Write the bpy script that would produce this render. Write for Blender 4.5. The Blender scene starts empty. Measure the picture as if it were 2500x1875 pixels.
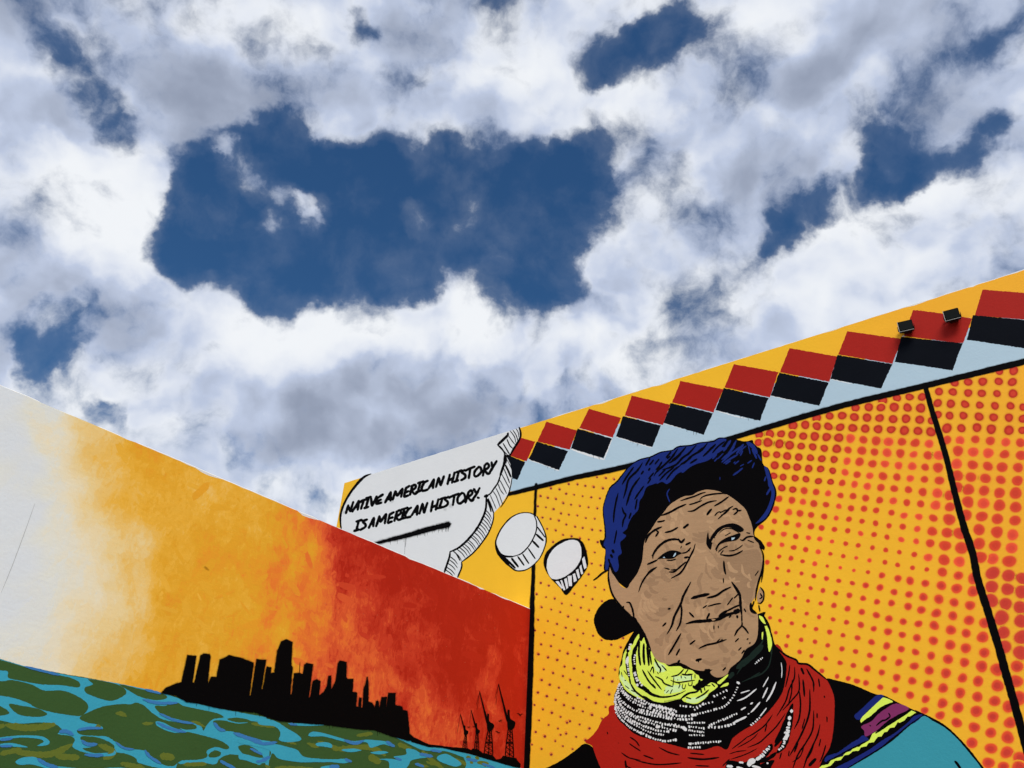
import bpy, bmesh, math, random
from mathutils import Vector, Matrix, noise
from mathutils.geometry import delaunay_2d_cdt

random.seed(7)
scene = bpy.context.scene
col = scene.collection

# ------------------------------------------------------------------ camera
FPX, CX, CY = 1899.0, 1250.0, 937.5          # focal length and centre, in photograph pixels (2500 x 1875)
_Z = Vector((185.0, -3022.0, 1899.0)).normalized()      # world up seen in the camera's axes (right, down, forward)
_Y = (Vector((0, 0, 1)) - _Z * _Z.z).normalized()
_X = _Y.cross(_Z)
if _X.x < 0: _X = -_X
def to_world(c): return Vector((c.dot(_X), c.dot(_Y), c.dot(_Z)))
EYE = Vector((0, 0, 1.6))
def ray(px, py): return to_world(Vector((px - CX, py - CY, FPX))).normalized()
cam = bpy.data.cameras.new('camera')
cam.sensor_fit = 'HORIZONTAL'; cam.sensor_width = 36.0
cam.lens = FPX / 2500.0 * 36.0
cam.clip_start = 0.05; cam.clip_end = 3000
camo = bpy.data.objects.new('camera', cam); col.objects.link(camo)
r_, u_, b_ = to_world(Vector((1, 0, 0))), to_world(Vector((0, -1, 0))), to_world(Vector((0, 0, -1)))
camo.matrix_world = Matrix(((r_.x, u_.x, b_.x, EYE.x), (r_.y, u_.y, b_.y, EYE.y), (r_.z, u_.z, b_.z, EYE.z), (0, 0, 0, 1)))
scene.camera = camo
scene.cycles.max_bounces = 4; scene.cycles.diffuse_bounces = 2; scene.cycles.glossy_bounces = 2; scene.cycles.transparent_max_bounces = 12

# ------------------------------------------------------------------ light and exposure
SUN_EL, SUN_AZ = math.radians(48), math.radians(178)     # azimuth measured clockwise from +Y: behind the viewer, a little to the right
sdir = Vector((math.sin(SUN_AZ) * math.cos(SUN_EL), math.cos(SUN_AZ) * math.cos(SUN_EL), math.sin(SUN_EL)))
sun = bpy.data.lights.new('sun', 'SUN'); sun.energy = 1.5; sun.angle = math.radians(30); sun.color = (1.0, 0.965, 0.91)
suno = bpy.data.objects.new('sun', sun); col.objects.link(suno)
suno.rotation_euler = sdir.to_track_quat('Z', 'Y').to_euler(); suno.location = sdir * 60
scene.view_settings.view_transform = 'Standard'; scene.view_settings.look = 'None'
scene.view_settings.gamma = 1.0; scene.view_settings.use_curve_mapping = False
scene.view_settings.exposure = 1.05
GAIN = 2 ** 1.05

def lin(r, g, b):
    f = lambda v: ((v / 255 + 0.055) / 1.055) ** 2.4 if v > 10.3 else v / 255 / 12.92
    return (f(r), f(g), f(b))

# ------------------------------------------------------------------ sky
world = bpy.data.worlds.new('World'); scene.world = world; world.use_nodes = True
def build_sky():
    nt = world.node_tree; N = nt.nodes; L = nt.links; N.clear()
    out = N.new('ShaderNodeOutputWorld')
    sky = N.new('ShaderNodeTexSky'); sky.sky_type = 'NISHITA'; sky.sun_disc = False
    sky.sun_elevation = SUN_EL; sky.sun_rotation = SUN_AZ
    sky.air_density = 1.0; sky.dust_density = 1.2; sky.ozone_density = 4.0; sky.altitude = 200
    bg_blue = N.new('ShaderNodeBackground'); bg_blue.inputs['Strength'].default_value = 0.05
    hs = N.new('ShaderNodeHueSaturation'); hs.inputs['Saturation'].default_value = 1.24; hs.inputs['Value'].default_value = 0.88
    L.new(sky.outputs[0], hs.inputs['Color']); L.new(hs.outputs[0], bg_blue.inputs['Color'])
    tc = N.new('ShaderNodeTexCoord'); D = tc.outputs['Generated']
    def math_(op, a, b=None, c=None, clamp=False):
        n = N.new('ShaderNodeMath'); n.operation = op; n.use_clamp = clamp
        for i, v in enumerate((a, b, c)):
            if v is None: continue
            if isinstance(v, (int, float)): n.inputs[i].default_value = v
            else: L.new(v, n.inputs[i])
        return n.outputs[0]
    def vmath(op, a, b):
        n = N.new('ShaderNodeVectorMath'); n.operation = op
        for i, v in enumerate((a, b)):
            if isinstance(v, (tuple, Vector)): n.inputs[i].default_value = v
            elif isinstance(v, (int, float)): n.inputs['Scale'].default_value = v
            else: L.new(v, n.inputs[i])
        return n.outputs['Value'] if op in ('DISTANCE', 'DOT_PRODUCT') else n.outputs['Vector']
    def noise_(vec, scale, detail, rough, dist=0.0, color=False, lac=2.0):
        n = N.new('ShaderNodeTexNoise'); n.inputs['Scale'].default_value = scale
        n.inputs['Detail'].default_value = detail; n.inputs['Roughness'].default_value = rough
        n.inputs['Distortion'].default_value = dist; n.inputs['Lacunarity'].default_value = lac
        L.new(vec, n.inputs['Vector'])
        return n.outputs['Color' if color else 0]
    def puffs(vec, scale, detail, rough):
        n = N.new('ShaderNodeTexVoronoi'); n.feature = 'F1'; n.normalize = True
        n.inputs['Scale'].default_value = scale; n.inputs['Detail'].default_value = detail; n.inputs['Roughness'].default_value = rough
        n.inputs['Lacunarity'].default_value = 2.2
        L.new(vec, n.inputs['Vector']); return n.outputs['Distance']
    def ramp_(v, a, b, c=0.0, d=1.0, kind='SMOOTHSTEP'):
        n = N.new('ShaderNodeMapRange'); n.interpolation_type = kind
        L.new(v, n.inputs['Value'])
        for k, x in zip(('From Min', 'From Max', 'To Min', 'To Max'), (a, b, c, d)): n.inputs[k].default_value = x
        return n.outputs[0]
    # a gently warped direction, so that cloud edges curl
    w1 = vmath('SUBTRACT', noise_(D, 6.5, 6, 0.58, color=True), (0.5, 0.5, 0.5))
    Dw = vmath('ADD', D, vmath('SCALE', w1, 0.0))
    n = Dw.node.inputs[1].links[0].from_node; n.inputs['Scale'].default_value = 0.15
    sc_ = N.new('ShaderNodeVectorMath'); sc_.operation = 'SCALE'; sc_.inputs['Scale'].default_value = 0.07; L.new(w1, sc_.inputs[0])
    Df = vmath('ADD', D, sc_.outputs[0])
    Dn = vmath('NORMALIZE', Dw, (0, 0, 0))
    def blobs(items, start):
        acc = start
        for px, py, r, wgt in items:
            K = 2.0 / (r / FPX) ** 2
            v = math_('ADD', vmath('DOT_PRODUCT', Dn, ray(px, py) * K), 1.0 - K, clamp=True)
            acc = math_('MULTIPLY_ADD', v, wgt, 0.0 if acc is None else acc)
        return acc
    G = []
    for s in GAPS.split(';'):
        v = [float(t) for t in s.split()]
        if len(v) >= 3: G.append((v[0], v[1], v[2] * 2.15, 0.66 * (v[3] if len(v) > 3 else 1.0)))
    gap = blobs(G, None)
    # beyond the part of the sky in the photograph the same broken cloud goes on
    out_n = noise_(D, 3.1, 3, 0.5)
    outside = ramp_(out_n, 0.50, 0.62, 0.0, 1.1)
    away = ramp_(vmath('DISTANCE', D, ray(1250, 700)), 0.72, 0.95)
    gap = math_('MAXIMUM', math_('MULTIPLY', outside, away), ramp_(gap, 0.0, 1.25, 0.0, 0.95))
    W_ = [tuple(float(t) for t in s.split()) for s in WISPS.split(';')]
    gap = math_('SUBTRACT', gap, blobs(W_, None))
    fine = noise_(Df, 8.5, 10, 0.60, 0.0, lac=2.1)
    
    dens = math_('MULTIPLY_ADD', gap, -1.12, 0.56)
    dens = math_('ADD', dens, math_('MULTIPLY_ADD', fine, 2.7, -1.35))
    puff = puffs(Df, 11.0, 2.0, 0.55)                   # rounded billows
    dens = math_('ADD', dens, math_('MULTIPLY_ADD', puff, -1.7, 0.46))
    alpha = ramp_(dens, -0.18, 0.62)
    veil = ramp_(dens, -0.8, 0.2, 0.0, 0.09)          # thin haze around the cloud edges
    alpha = math_('SUBTRACT', 1.0, math_('MULTIPLY', math_('SUBTRACT', 1.0, alpha), math_('SUBTRACT', 1.0, veil)))
    # shading of the cloud: the low noise differs towards the sun, thick parts grey, chosen heavy and bright masses
    soft = noise_(Df, 5.5, 4, 0.5)
    Dl = vmath('ADD', Df, tuple(to_world(Vector((-0.35, -0.9, 0.1))).normalized() * 0.04))
    Dl2 = vmath('ADD', Df, tuple(to_world(Vector((-0.35, -0.9, 0.1))).normalized() * 0.02))
    soft2 = noise_(Dl, 5.5, 4, 0.5)
    puff2 = puffs(Dl2, 10.0, 1.0, 0.5)
    emb = math_('ADD', math_('SUBTRACT', soft, soft2), math_('MULTIPLY', math_('SUBTRACT', puff2, puffs(Df, 10.0, 1.0, 0.5)), 0.46))
    mid = noise_(Df, 9.0, 5, 0.5)
    B = []
    for s in SHADES.split(';'):
        v = [float(t) for t in s.split()]
        if len(v) >= 4: B.append((v[0], v[1], v[2] * 1.1, v[3] * 1.1))
    sh = blobs(B, None)
    sh = math_('ADD', sh, math_('MULTIPLY_ADD', emb, 2.6, 0.52))
    sh = math_('ADD', sh, math_('MULTIPLY_ADD', mid, 0.62, -0.31))
    edge = ramp_(dens, 0.15, 0.8, 0.12, -0.06)
    sh = ramp_(math_('ADD', sh, edge), -0.35, 1.15)
    cr = N.new('ShaderNodeValToRGB'); L.new(sh, cr.inputs[0])
    e = cr.color_ramp.elements
    e[0].position = 0.0; e[0].color = (*lin(146, 156, 177), 1)
    e[1].position = 1.0; e[1].color = (*lin(243, 246, 250), 1)
    for p, c in ((0.3, (174, 184, 205)), (0.55, (193, 204, 227)), (0.78, (224, 230, 242))):
        k = e.new(p); k.color = (*lin(*c), 1)
    bg_c = N.new('ShaderNodeBackground'); L.new(cr.outputs[0], bg_c.inputs['Color']); bg_c.inputs['Strength'].default_value = 1.0 / GAIN
    mix = N.new('ShaderNodeMixShader')
    # clouds thin into haze below the horizon line
    L.new(math_('MULTIPLY', alpha, 0.985), mix.inputs[0]); L.new(bg_blue.outputs[0], mix.inputs[1]); L.new(bg_c.outputs[0], mix.inputs[2])
    L.new(mix.outputs[0], out.inputs['Surface'])
    world.cycles.sampling_method = 'NONE'
# blue gaps in the cloud (photograph pixels, radius, strength) and lighter / darker masses
GAPS = """460 600 50;520 590 80;620 610 100;600 540 70;760 575 112;900 560 112;1050 540 112;1180 530 112;1300 570 98;1390 520 70;1340 670 60;1000 630 60;1120 480 60;820 490 60;960 480 45;
120 65 36 .7;170 140 42 .75;225 220 42 .75;290 285 40 .75;335 345 34 .7;640 330 40 .8;700 345 48;580 385 38 .8;480 440 40;760 400 60;780 470 70;640 440 40 0.6;530 500 50 .7;
1640 60 48;1690 105 52;1600 130 45;1540 140 40 .7;1480 130 40 .7;1440 160 35 .6;1430 400 46 .6;1395 440 56 .8;1500 330 34 .4;1470 210 34 .35;
2195 355 40;2140 415 28 .9;2250 390 20 .7;2050 460 36 .9;1960 500 42;1880 540 30 .7;1830 580 28 .6;2340 360 26 .6;2430 310 26 .6;2480 290 26 .5;2430 75 26 .5;2480 60 28 .5;2260 230 80 .3;2340 250 60 .25;
150 825 38;60 860 42;180 740 28 .4;80 895 30 .7;190 890 28 .6;30 825 28 .6;
310 970 34 .45;420 990 28 .45;300 1025 30 .55;450 1045 28 .6;545 1110 26 .8;600 1050 24 .3;795 1255 36 .6;740 1210 30 .5;
1372 945 18 .5;1310 770 35 .7;1480 740 35 .6;1600 640 35 .5;1340 1000 40 .6;1230 760 30 .6;870 30 35 .7;900 50 30 .6;1210 800 25 .5"""
SHADES = """250 520 170 .34;100 480 130 .3;330 600 110 .2;130 360 120 -.12;60 280 90 .1;300 400 110 .12;60 650 120 -.1;100 60 100 -.1;
700 130 260 -.02;560 250 150 -.12;420 200 130 -.25;480 340 110 -.22;900 220 200 .02;800 330 150 -.08;1250 130 130 .28;1150 260 170 .02;1080 60 140 -.18;960 380 90 -.05;
1500 330 80 .3;1560 240 80 .3;1830 120 170 .12;1650 300 160 .1;1850 350 200 -.18;1800 480 170 -.15;1580 450 130 .1;1480 560 110 .02;2150 180 180 -.14;2360 230 160 -.2;2050 60 120 -.05;
2050 600 180 .3;2300 500 180 .3;1850 680 160 .28;1700 700 130 .16;1620 900 130 .25;1500 770 110 -.12;2250 640 150 .08;1950 780 170 -.06;1450 870 90 .2;1560 830 120 .2;1800 830 120 -.12;
560 800 140 .2;700 850 150 .32;900 860 150 .3;1100 760 130 .3;1200 800 110 .24;400 830 130 -.06;520 930 120 -.14;640 980 130 -.14;820 1000 160 -.22;1000 1000 170 -.24;1180 960 140 -.12;700 1080 100 -.1;850 1110 120 -.12;700 1040 50 .25;860 1030 60 .22;1100 1070 100 -.1;620 1180 70 .2;180 950 70 .25;60 930 80 .25;250 1010 60 .2;380 1060 60 .22;1330 820 70 .24;1300 930 60 .2"""
WISPS = "1400 900 120 .3;1330 960 90 .25;560 240 90 .3;500 300 80 .25;2050 690 150 .5;1950 640 100 .3;2200 620 120 .3;820 990 150 .35;680 960 120 .3;1000 1010 150 .35;1900 720 120 .3;590 430 75 .5;660 450 75 .55;720 480 55 .5;560 390 45 .4;770 500 55 .6;740 545 40 .45;1015 540 45 .3;1190 510 60 .2;640 545 40 .4;430 470 70 .4;500 520 60 .35;730 340 60 .35;1240 670 40 .4;470 700 70 .35;540 720 60 .4;750 760 50 .35;200 200 50 .3;2190 300 50 .3;2300 420 60 .3;2100 430 40 .25;90 800 50 .3;300 930 50 .4;400 1000 50 .4"
build_sky()

# ------------------------------------------------------------------ materials
def paint(name, srgb, rough=0.6, spec=0.10, var=0.10, brush=0.10, bump=0.14, alpha=False, attr=False, ramp=None, k=(1, 1, 1)):
    m = bpy.data.materials.new(name); m.use_nodes = True
    nt = m.node_tree; N = nt.nodes; L = nt.links
    albedo = lambda c: (*[min(0.96, v / q) for v, q in zip(lin(*c), k)], 1)
    p = N['Principled BSDF']; p.inputs['Roughness'].default_value = rough
    p.inputs['Specular IOR Level'].default_value = spec
    tc = N.new('ShaderNodeTexCoord'); o = tc.outputs['Object']
    def nz(scale, det, ro, vec=o, dist=0.0):
        n = N.new('ShaderNodeTexNoise'); n.inputs['Scale'].default_value = scale; n.inputs['Detail'].default_value = det
        n.inputs['Roughness'].default_value = ro; n.inputs['Distortion'].default_value = dist; L.new(vec, n.inputs['Vector']); return n
    def mp(sc, rot=(0, 0, 0), vec=o):
        n = N.new('ShaderNodeMapping'); n.inputs['Scale'].default_value = sc; n.inputs['Rotation'].default_value = rot
        L.new(vec, n.inputs['Vector']); return n.outputs[0]
    def mth(op, a, b, clamp=False):
        n = N.new('ShaderNodeMath'); n.operation = op; n.use_clamp = clamp
        for i, v in enumerate((a, b)):
            if isinstance(v, (int, float)): n.inputs[i].default_value = v
            else: L.new(v, n.inputs[i])
        return n.outputs[0]
    cloudy = nz(1.6, 5, 0.6).outputs[0]
    streak = nz(1.0, 4, 0.65, mp((9, 9, 70), (0, math.radians(18), 0)), 0.4).outputs[0]
    fac = mth('ADD', mth('MULTIPLY', mth('SUBTRACT', cloudy, 0.5), var * 2), mth('MULTIPLY', mth('SUBTRACT', streak, 0.5), brush * 2))
    gain = mth('ADD', fac, 1.0)
    if ramp:
        at = N.new('ShaderNodeAttribute'); at.attribute_name = 't'
        # overlapping knife and brush patches shift the place on the colour scale
        warp = nz(2.2, 4, 0.6)
        va = N.new('ShaderNodeVectorMath'); va.operation = 'SCALE'; va.inputs['Scale'].default_value = 0.30
        L.new(warp.outputs['Color'], va.inputs[0])
        ad = N.new('ShaderNodeVectorMath'); ad.operation = 'ADD'; L.new(o, ad.inputs[0]); L.new(va.outputs[0], ad.inputs[1])
        t = at.outputs['Fac']
        loc = mth('MULTIPLY', mth('MULTIPLY', t, mth('SUBTRACT', 1.45, t)), 2.2)
        lo = nz(1.1, 3, 0.55)
        tt = mth('ADD', t, mth('MULTIPLY', mth('SUBTRACT', lo.outputs[0], 0.5), 0.10))
        for sc, amp, rot in ((3.2, 0.03, 0.5), (7.5, 0.03, -0.6), (17.0, 0.025, 0.9)):
            v = N.new('ShaderNodeTexVoronoi'); v.inputs['Scale'].default_value = sc; v.inputs['Randomness'].default_value = 1.0
            L.new(mp((1.0, 1.0, 0.62), (0, rot, 0), ad.outputs[0]), v.inputs['Vector'])
            sx = N.new('ShaderNodeSeparateColor'); L.new(v.outputs['Color'], sx.inputs[0])
            tt = mth('ADD', tt, mth('MULTIPLY', mth('MULTIPLY', mth('SUBTRACT', sx.outputs[0], 0.5), amp), loc))
        fl = nz(26.0, 5, 0.7, mp((1.0, 1.0, 0.5), (0, 0.5, 0)), 1.0)
        tt = mth('ADD', tt, mth('MULTIPLY', mth('MULTIPLY', mth('SUBTRACT', fl.outputs[0], 0.5), 0.2), loc))
        tear = nz(2.6, 9, 0.62, mp((1.0, 1.0, 0.6), (0, 0.4, 0)), 0.5)
        t3 = mth('ADD', tt, mth('MULTIPLY', mth('SUBTRACT', tear.outputs[0], 0.5), 0.95))
        st_ = mth('DIVIDE', mth('FLOOR', mth('MULTIPLY', t3, 13.0), 0.0), 13.0)
        tear2 = nz(4.2, 9, 0.62, mp((0.8, 1.0, 1.0), (0, -0.7, 0)), 0.8)
        t4 = mth('ADD', tt, mth('MULTIPLY', mth('SUBTRACT', tear2.outputs[0], 0.5), 0.75))
        st2 = mth('DIVIDE', mth('FLOOR', mth('MULTIPLY', t4, 19.0), 0.0), 19.0)
        keep = mth('MULTIPLY', mth('SUBTRACT', t, 0.015), 11.0, clamp=True)     # bare white stays bare
        tt = mth('ADD', mth('MULTIPLY', tt, 0.30), mth('ADD', mth('MULTIPLY', mth('ADD', st_, 0.038), 0.40), mth('MULTIPLY', mth('ADD', st2, 0.026), 0.30)))
        tt = mth('MULTIPLY', tt, keep)
        cr = N.new('ShaderNodeValToRGB'); L.new(tt, cr.inputs[0]); e = cr.color_ramp.elements
        e[0].position, e[1].position = ramp[0][0], ramp[-1][0]
        e[0].color, e[1].color = albedo(ramp[0][1]), albedo(ramp[-1][1])
        for ps, c in ramp[1:-1]:
            q = e.new(ps); q.color = albedo(c)
        base = cr.outputs[0]
    elif attr:
        at = N.new('ShaderNodeAttribute'); at.attribute_name = 'Col'; base = at.outputs['Color']
        L.new(at.outputs['Alpha'], p.inputs['Alpha'])
    else:
        rgb = N.new('ShaderNodeRGB'); rgb.outputs[0].default_value = albedo(srgb); base = rgb.outputs[0]
    if alpha and not attr:
        at = N.new('ShaderNodeAttribute'); at.attribute_name = 'Col'; L.new(at.outputs['Alpha'], p.inputs['Alpha'])
    mx = N.new('ShaderNodeVectorMath'); mx.operation = 'SCALE'; L.new(base, mx.inputs[0]); L.new(gain, mx.inputs['Scale'])
    L.new(mx.outputs[0], p.inputs['Base Color'])
    bn = nz(55, 6, 0.6); bn2 = nz(5, 3, 0.5)
    bs = mth('ADD', mth('MULTIPLY', bn.outputs[0], 0.5), bn2.outputs[0])
    bp = N.new('ShaderNodeBump'); bp.inputs['Strength'].default_value = bump; bp.inputs['Distance'].default_value = 0.02
    L.new(bs, bp.inputs['Height']); L.new(bp.outputs[0], p.inputs['Normal'])
    return m
LIT_R, LIT_L = (.775, .805, .87), (.77, .77, .775)     # brightness of a perfectly white wall, tall and low, per channel
M = {}
def P(name, srgb, k=None, **kw): M[name] = paint(name + '_paint', srgb, k=k or LIT_R, **kw)
P('plaster', (206, 209, 211), var=0.04, brush=0.02)
P('yellow', (224, 172, 42), var=0.05, brush=0.03)
P('coat', (224, 172, 42), attr=True, var=0.05, brush=0.03)
P('paleblue', (163, 187, 204), var=0.04, brush=0.02)
P('red', (152, 28, 20), var=0.06, brush=0.06)
P('navyblack', (11, 14, 21), var=0.3, brush=0.2, rough=0.7, spec=0.03)
P('black', (5, 4, 5), var=0.2, brush=0.2, rough=0.7, spec=0.03)
P('blacksoft', (6, 5, 6), var=0.1, brush=0.1, alpha=True, rough=0.7, spec=0.03)
P('white', (206, 209, 213), var=0.04, brush=0.03)
P('grit', (210, 213, 216), var=0.04, brush=0.03, alpha=True)
P('dots', (200, 60, 40), attr=True, var=0.08, brush=0.06)
P('tan', (160, 129, 98), var=0.20, brush=0.16)
P('tandark', (146, 117, 89), var=0.2, brush=0.16)
P('tanlight', (171, 139, 106), var=0.2, brush=0.16)
P('hairblue', (19, 38, 110), var=0.12, brush=0.08)
P('lime', (204, 246, 88), var=0.10, brush=0.05)
P('limepale', (196, 245, 160), var=0.08, brush=0.05)
P('scarf', (158, 29, 19), var=0.07, brush=0.06)
P('darkgreen', (18, 34, 28), var=0.2, brush=0.3)
P('teal', (52, 139, 158), var=0.03, brush=0.02)
P('purple', (118, 42, 92), var=0.08, brush=0.05)
P('strapblue', (20, 34, 108), var=0.1, brush=0.06)
P('watergreen', (53, 81, 40), k=LIT_L, var=0.16, brush=0.08)
P('olive', (92, 104, 38), k=LIT_L, var=0.10, brush=0.08)
P('waterteal', (54, 149, 172), k=LIT_L, var=0.07, brush=0.05)
P('waterblue', (54, 112, 166), k=LIT_L, var=0.08, brush=0.06)
P('crackgrey', (168, 170, 168), k=LIT_L, var=0.1)
SUNSET = [
    (0.0, (207, 211, 212)), (0.12, (214, 213, 200)), (0.22, (222, 209, 176)), (0.35, (229, 196, 136)), (0.45, (228, 180, 94)),
    (0.53, (222, 167, 56)), (0.60, (216, 156, 38)), (0.66, (218, 146, 38)), (0.74, (220, 118, 42)), (0.82, (212, 90, 44)),
    (0.90, (190, 56, 32)), (0.97, (170, 36, 18)), (1.02, (164, 32, 14))]
M['sunset'] = paint('sunset_paint', None, var=0.03, brush=0.035, k=LIT_L, ramp=SUNSET)
P('dabs', (200, 60, 40), attr=True, var=0.03, brush=0.05)

# ------------------------------------------------------------------ the two walls' planes
hdir = lambda px, py: (lambda v: Vector((v.x, v.y, 0)).normalized())(ray(px, py))
XR = -hdir(-1632, 1955)                      # along the tall wall, to the right in the picture
XL = hdir(3085, 2244)                        # along the low wall, to the right in the picture
LOW_H = 3.66
d0 = ray(1294.2, 1485.1)
CORNER = EYE + d0 * ((LOW_H - EYE.z) / d0.z); CORNER.z = 0
class Wall:
    def __init__(self, X):
        self.X = X; self.Yv = Vector((0, 0, 1)).cross(X)      # Yv points away from the viewer
    def at(self, px, py):
        d = ray(px, py); n = self.Yv
        k = (CORNER - EYE).dot(n) / d.dot(n)
        q = EYE + d * k - CORNER
        return q.dot(self.X), q.z
RW, LW = Wall(XR), Wall(XL)
TALL_H = RW.at(1294, 1036)[1]
def empty(name, wall, label, cat):
    o = bpy.data.objects.new(name, None); col.objects.link(o)
    o.location = CORNER; o.rotation_euler = (0, 0, math.atan2(wall.X.y, wall.X.x)); o.empty_display_size = 0.3
    o['label'] = label; o['category'] = cat; o['kind'] = 'thing'
    return o
tall = empty('mural_wall', RW, 'tall yellow wall painted with a portrait, speech bubble and red and black checkered border', 'wall')
low = empty('sunset_wall', LW, 'lower wall painted white to red with a black skyline above green water', 'wall')

def link(name, verts, faces, mat, parent, cols=None, smooth=False):
    me = bpy.data.meshes.new(name); me.from_pydata(verts, [], faces); me.update()
    if cols is not None:
        a = me.color_attributes.new('Col', 'FLOAT_COLOR', 'POINT')
        a.data.foreach_set('color', [c for v in cols for c in v])
    me.materials.append(mat)
    o = bpy.data.objects.new(name, me); col.objects.link(o); o.parent = parent
    if smooth:
        me.polygons.foreach_set('use_smooth', [True] * len(me.polygons))
    return o

# slabs with a slightly worn top edge
def slab(wall, parent, x0, x1, h, th):
    n = max(2, int((x1 - x0) / 0.06)); V = []; F = []
    for i in range(n + 1):
        x = x0 + (x1 - x0) * i / n
        e = h + noise.noise((x * 9, 3.1, h)) * 0.006 + noise.noise((x * 1.3, 8.1, h)) * 0.004 - max(0, noise.noise((x * 21, 1.7, h)) - 0.35) * 0.03
        c = 0.005
        V += [(x, 0, 0), (x, 0, e - c), (x, c, e), (x, th - c, e), (x, th, e - c), (x, th, 0)]
    for i in range(n):
        a, b = i * 6, i * 6 + 6
        for j in range(5): F.append((a + j, b + j, b + j + 1, a + j + 1))
    F.append((0, 1, 2, 3, 4, 5)); e = n * 6; F.append((e + 5, e + 4, e + 3, e + 2, e + 1, e))
    return link('wall_slab', V, F, M['plaster'], parent)
TX0 = RW.at(840.7, 1178.4)[0]; TX1 = RW.at(2500, 657)[0] + 3.2
slab(RW, tall, TX0, TX1, TALL_H, 0.26)
LX0 = LW.at(0, 936)[0] - 4.0
slab(LW, low, LX0, -0.0008, LOW_H, 0.22)

# ------------------------------------------------------------------ tracing tools (photograph crops -> wall coordinates)
CROP = dict(A=(1400, 1050, 4.424), B=(1400, 1350, 3.16), C=(800, 1000, 3.3185), D=(1200, 650, 1.7015), E=(0, 900, 1.7011), F=(380, 1500, 2.4043),
            G=(1880, 1350, 3.1597), H=(1850, 850, 3.0169), I=(1260, 1150, 2.2867), J=(2160, 720, 8.5077), K=(830, 1110, 5.53),
            L=(1480, 1540, 7.373), M=(1720, 1480, 4.2), N=(1150, 1040, 8.295), O=(1080, 1640, 7.059), S=(0, 0, 1.0), T=(0, 1595, 1.9844), U=(600, 1695, 1.8406))
def pts(s, crop=None):
    """'A 1,2 3,4 B 5,6' -> photograph pixels (a third number is a stroke width, in crop units)"""
    out = []
    for t in s.split():
        if t in CROP: crop = t; continue
        v = [float(x) for x in t.split(',')]
        ox, oy, k = CROP[crop]
        out.append((ox + v[0] / k, oy + v[1] / k) + ((v[2] / k,) if len(v) > 2 else ()))
    return out
def spline(p, closed, step):
    n = len(p); out = []
    rng = n if closed else n - 1
    g = (lambda i: p[i % n]) if closed else (lambda i: p[min(max(i, 0), n - 1)])
    for i in range(rng):
        a, b, c, d = g(i - 1), g(i), g(i + 1), g(i + 2)
        ln = math.dist(b[:2], c[:2]); m = max(1, int(ln / step))
        for j in range(m):
            t = j / m; t2, t3 = t * t, t * t * t
            out.append(tuple(0.5 * (2 * b[k] + (c[k] - a[k]) * t + (2 * a[k] - 5 * b[k] + 4 * c[k] - d[k]) * t2 + (3 * b[k] - a[k] - 3 * c[k] + d[k]) * t3) for k in range(len(b))))
    if not closed: out.append(p[-1])
    return out
def straight(p, closed, step):
    out = []
    n = len(p)
    for i in range(n if closed else n - 1):
        b, c = p[i], p[(i + 1) % n]
        m = max(1, int(math.dist(b[:2], c[:2]) / step))
        for j in range(m):
            t = j / m; out.append(tuple(b[k] + (c[k] - b[k]) * t for k in range(len(b))))
    if not closed: out.append(p[-1])
    return out
def rough(p, amp, seed=0.0, f=0.22):
    return [(x + noise.noise((x * f, y * f, 1.3 + seed)) * amp, y + noise.noise((x * f, y * f, 7.9 + seed)) * amp) for x, y in p]
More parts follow.
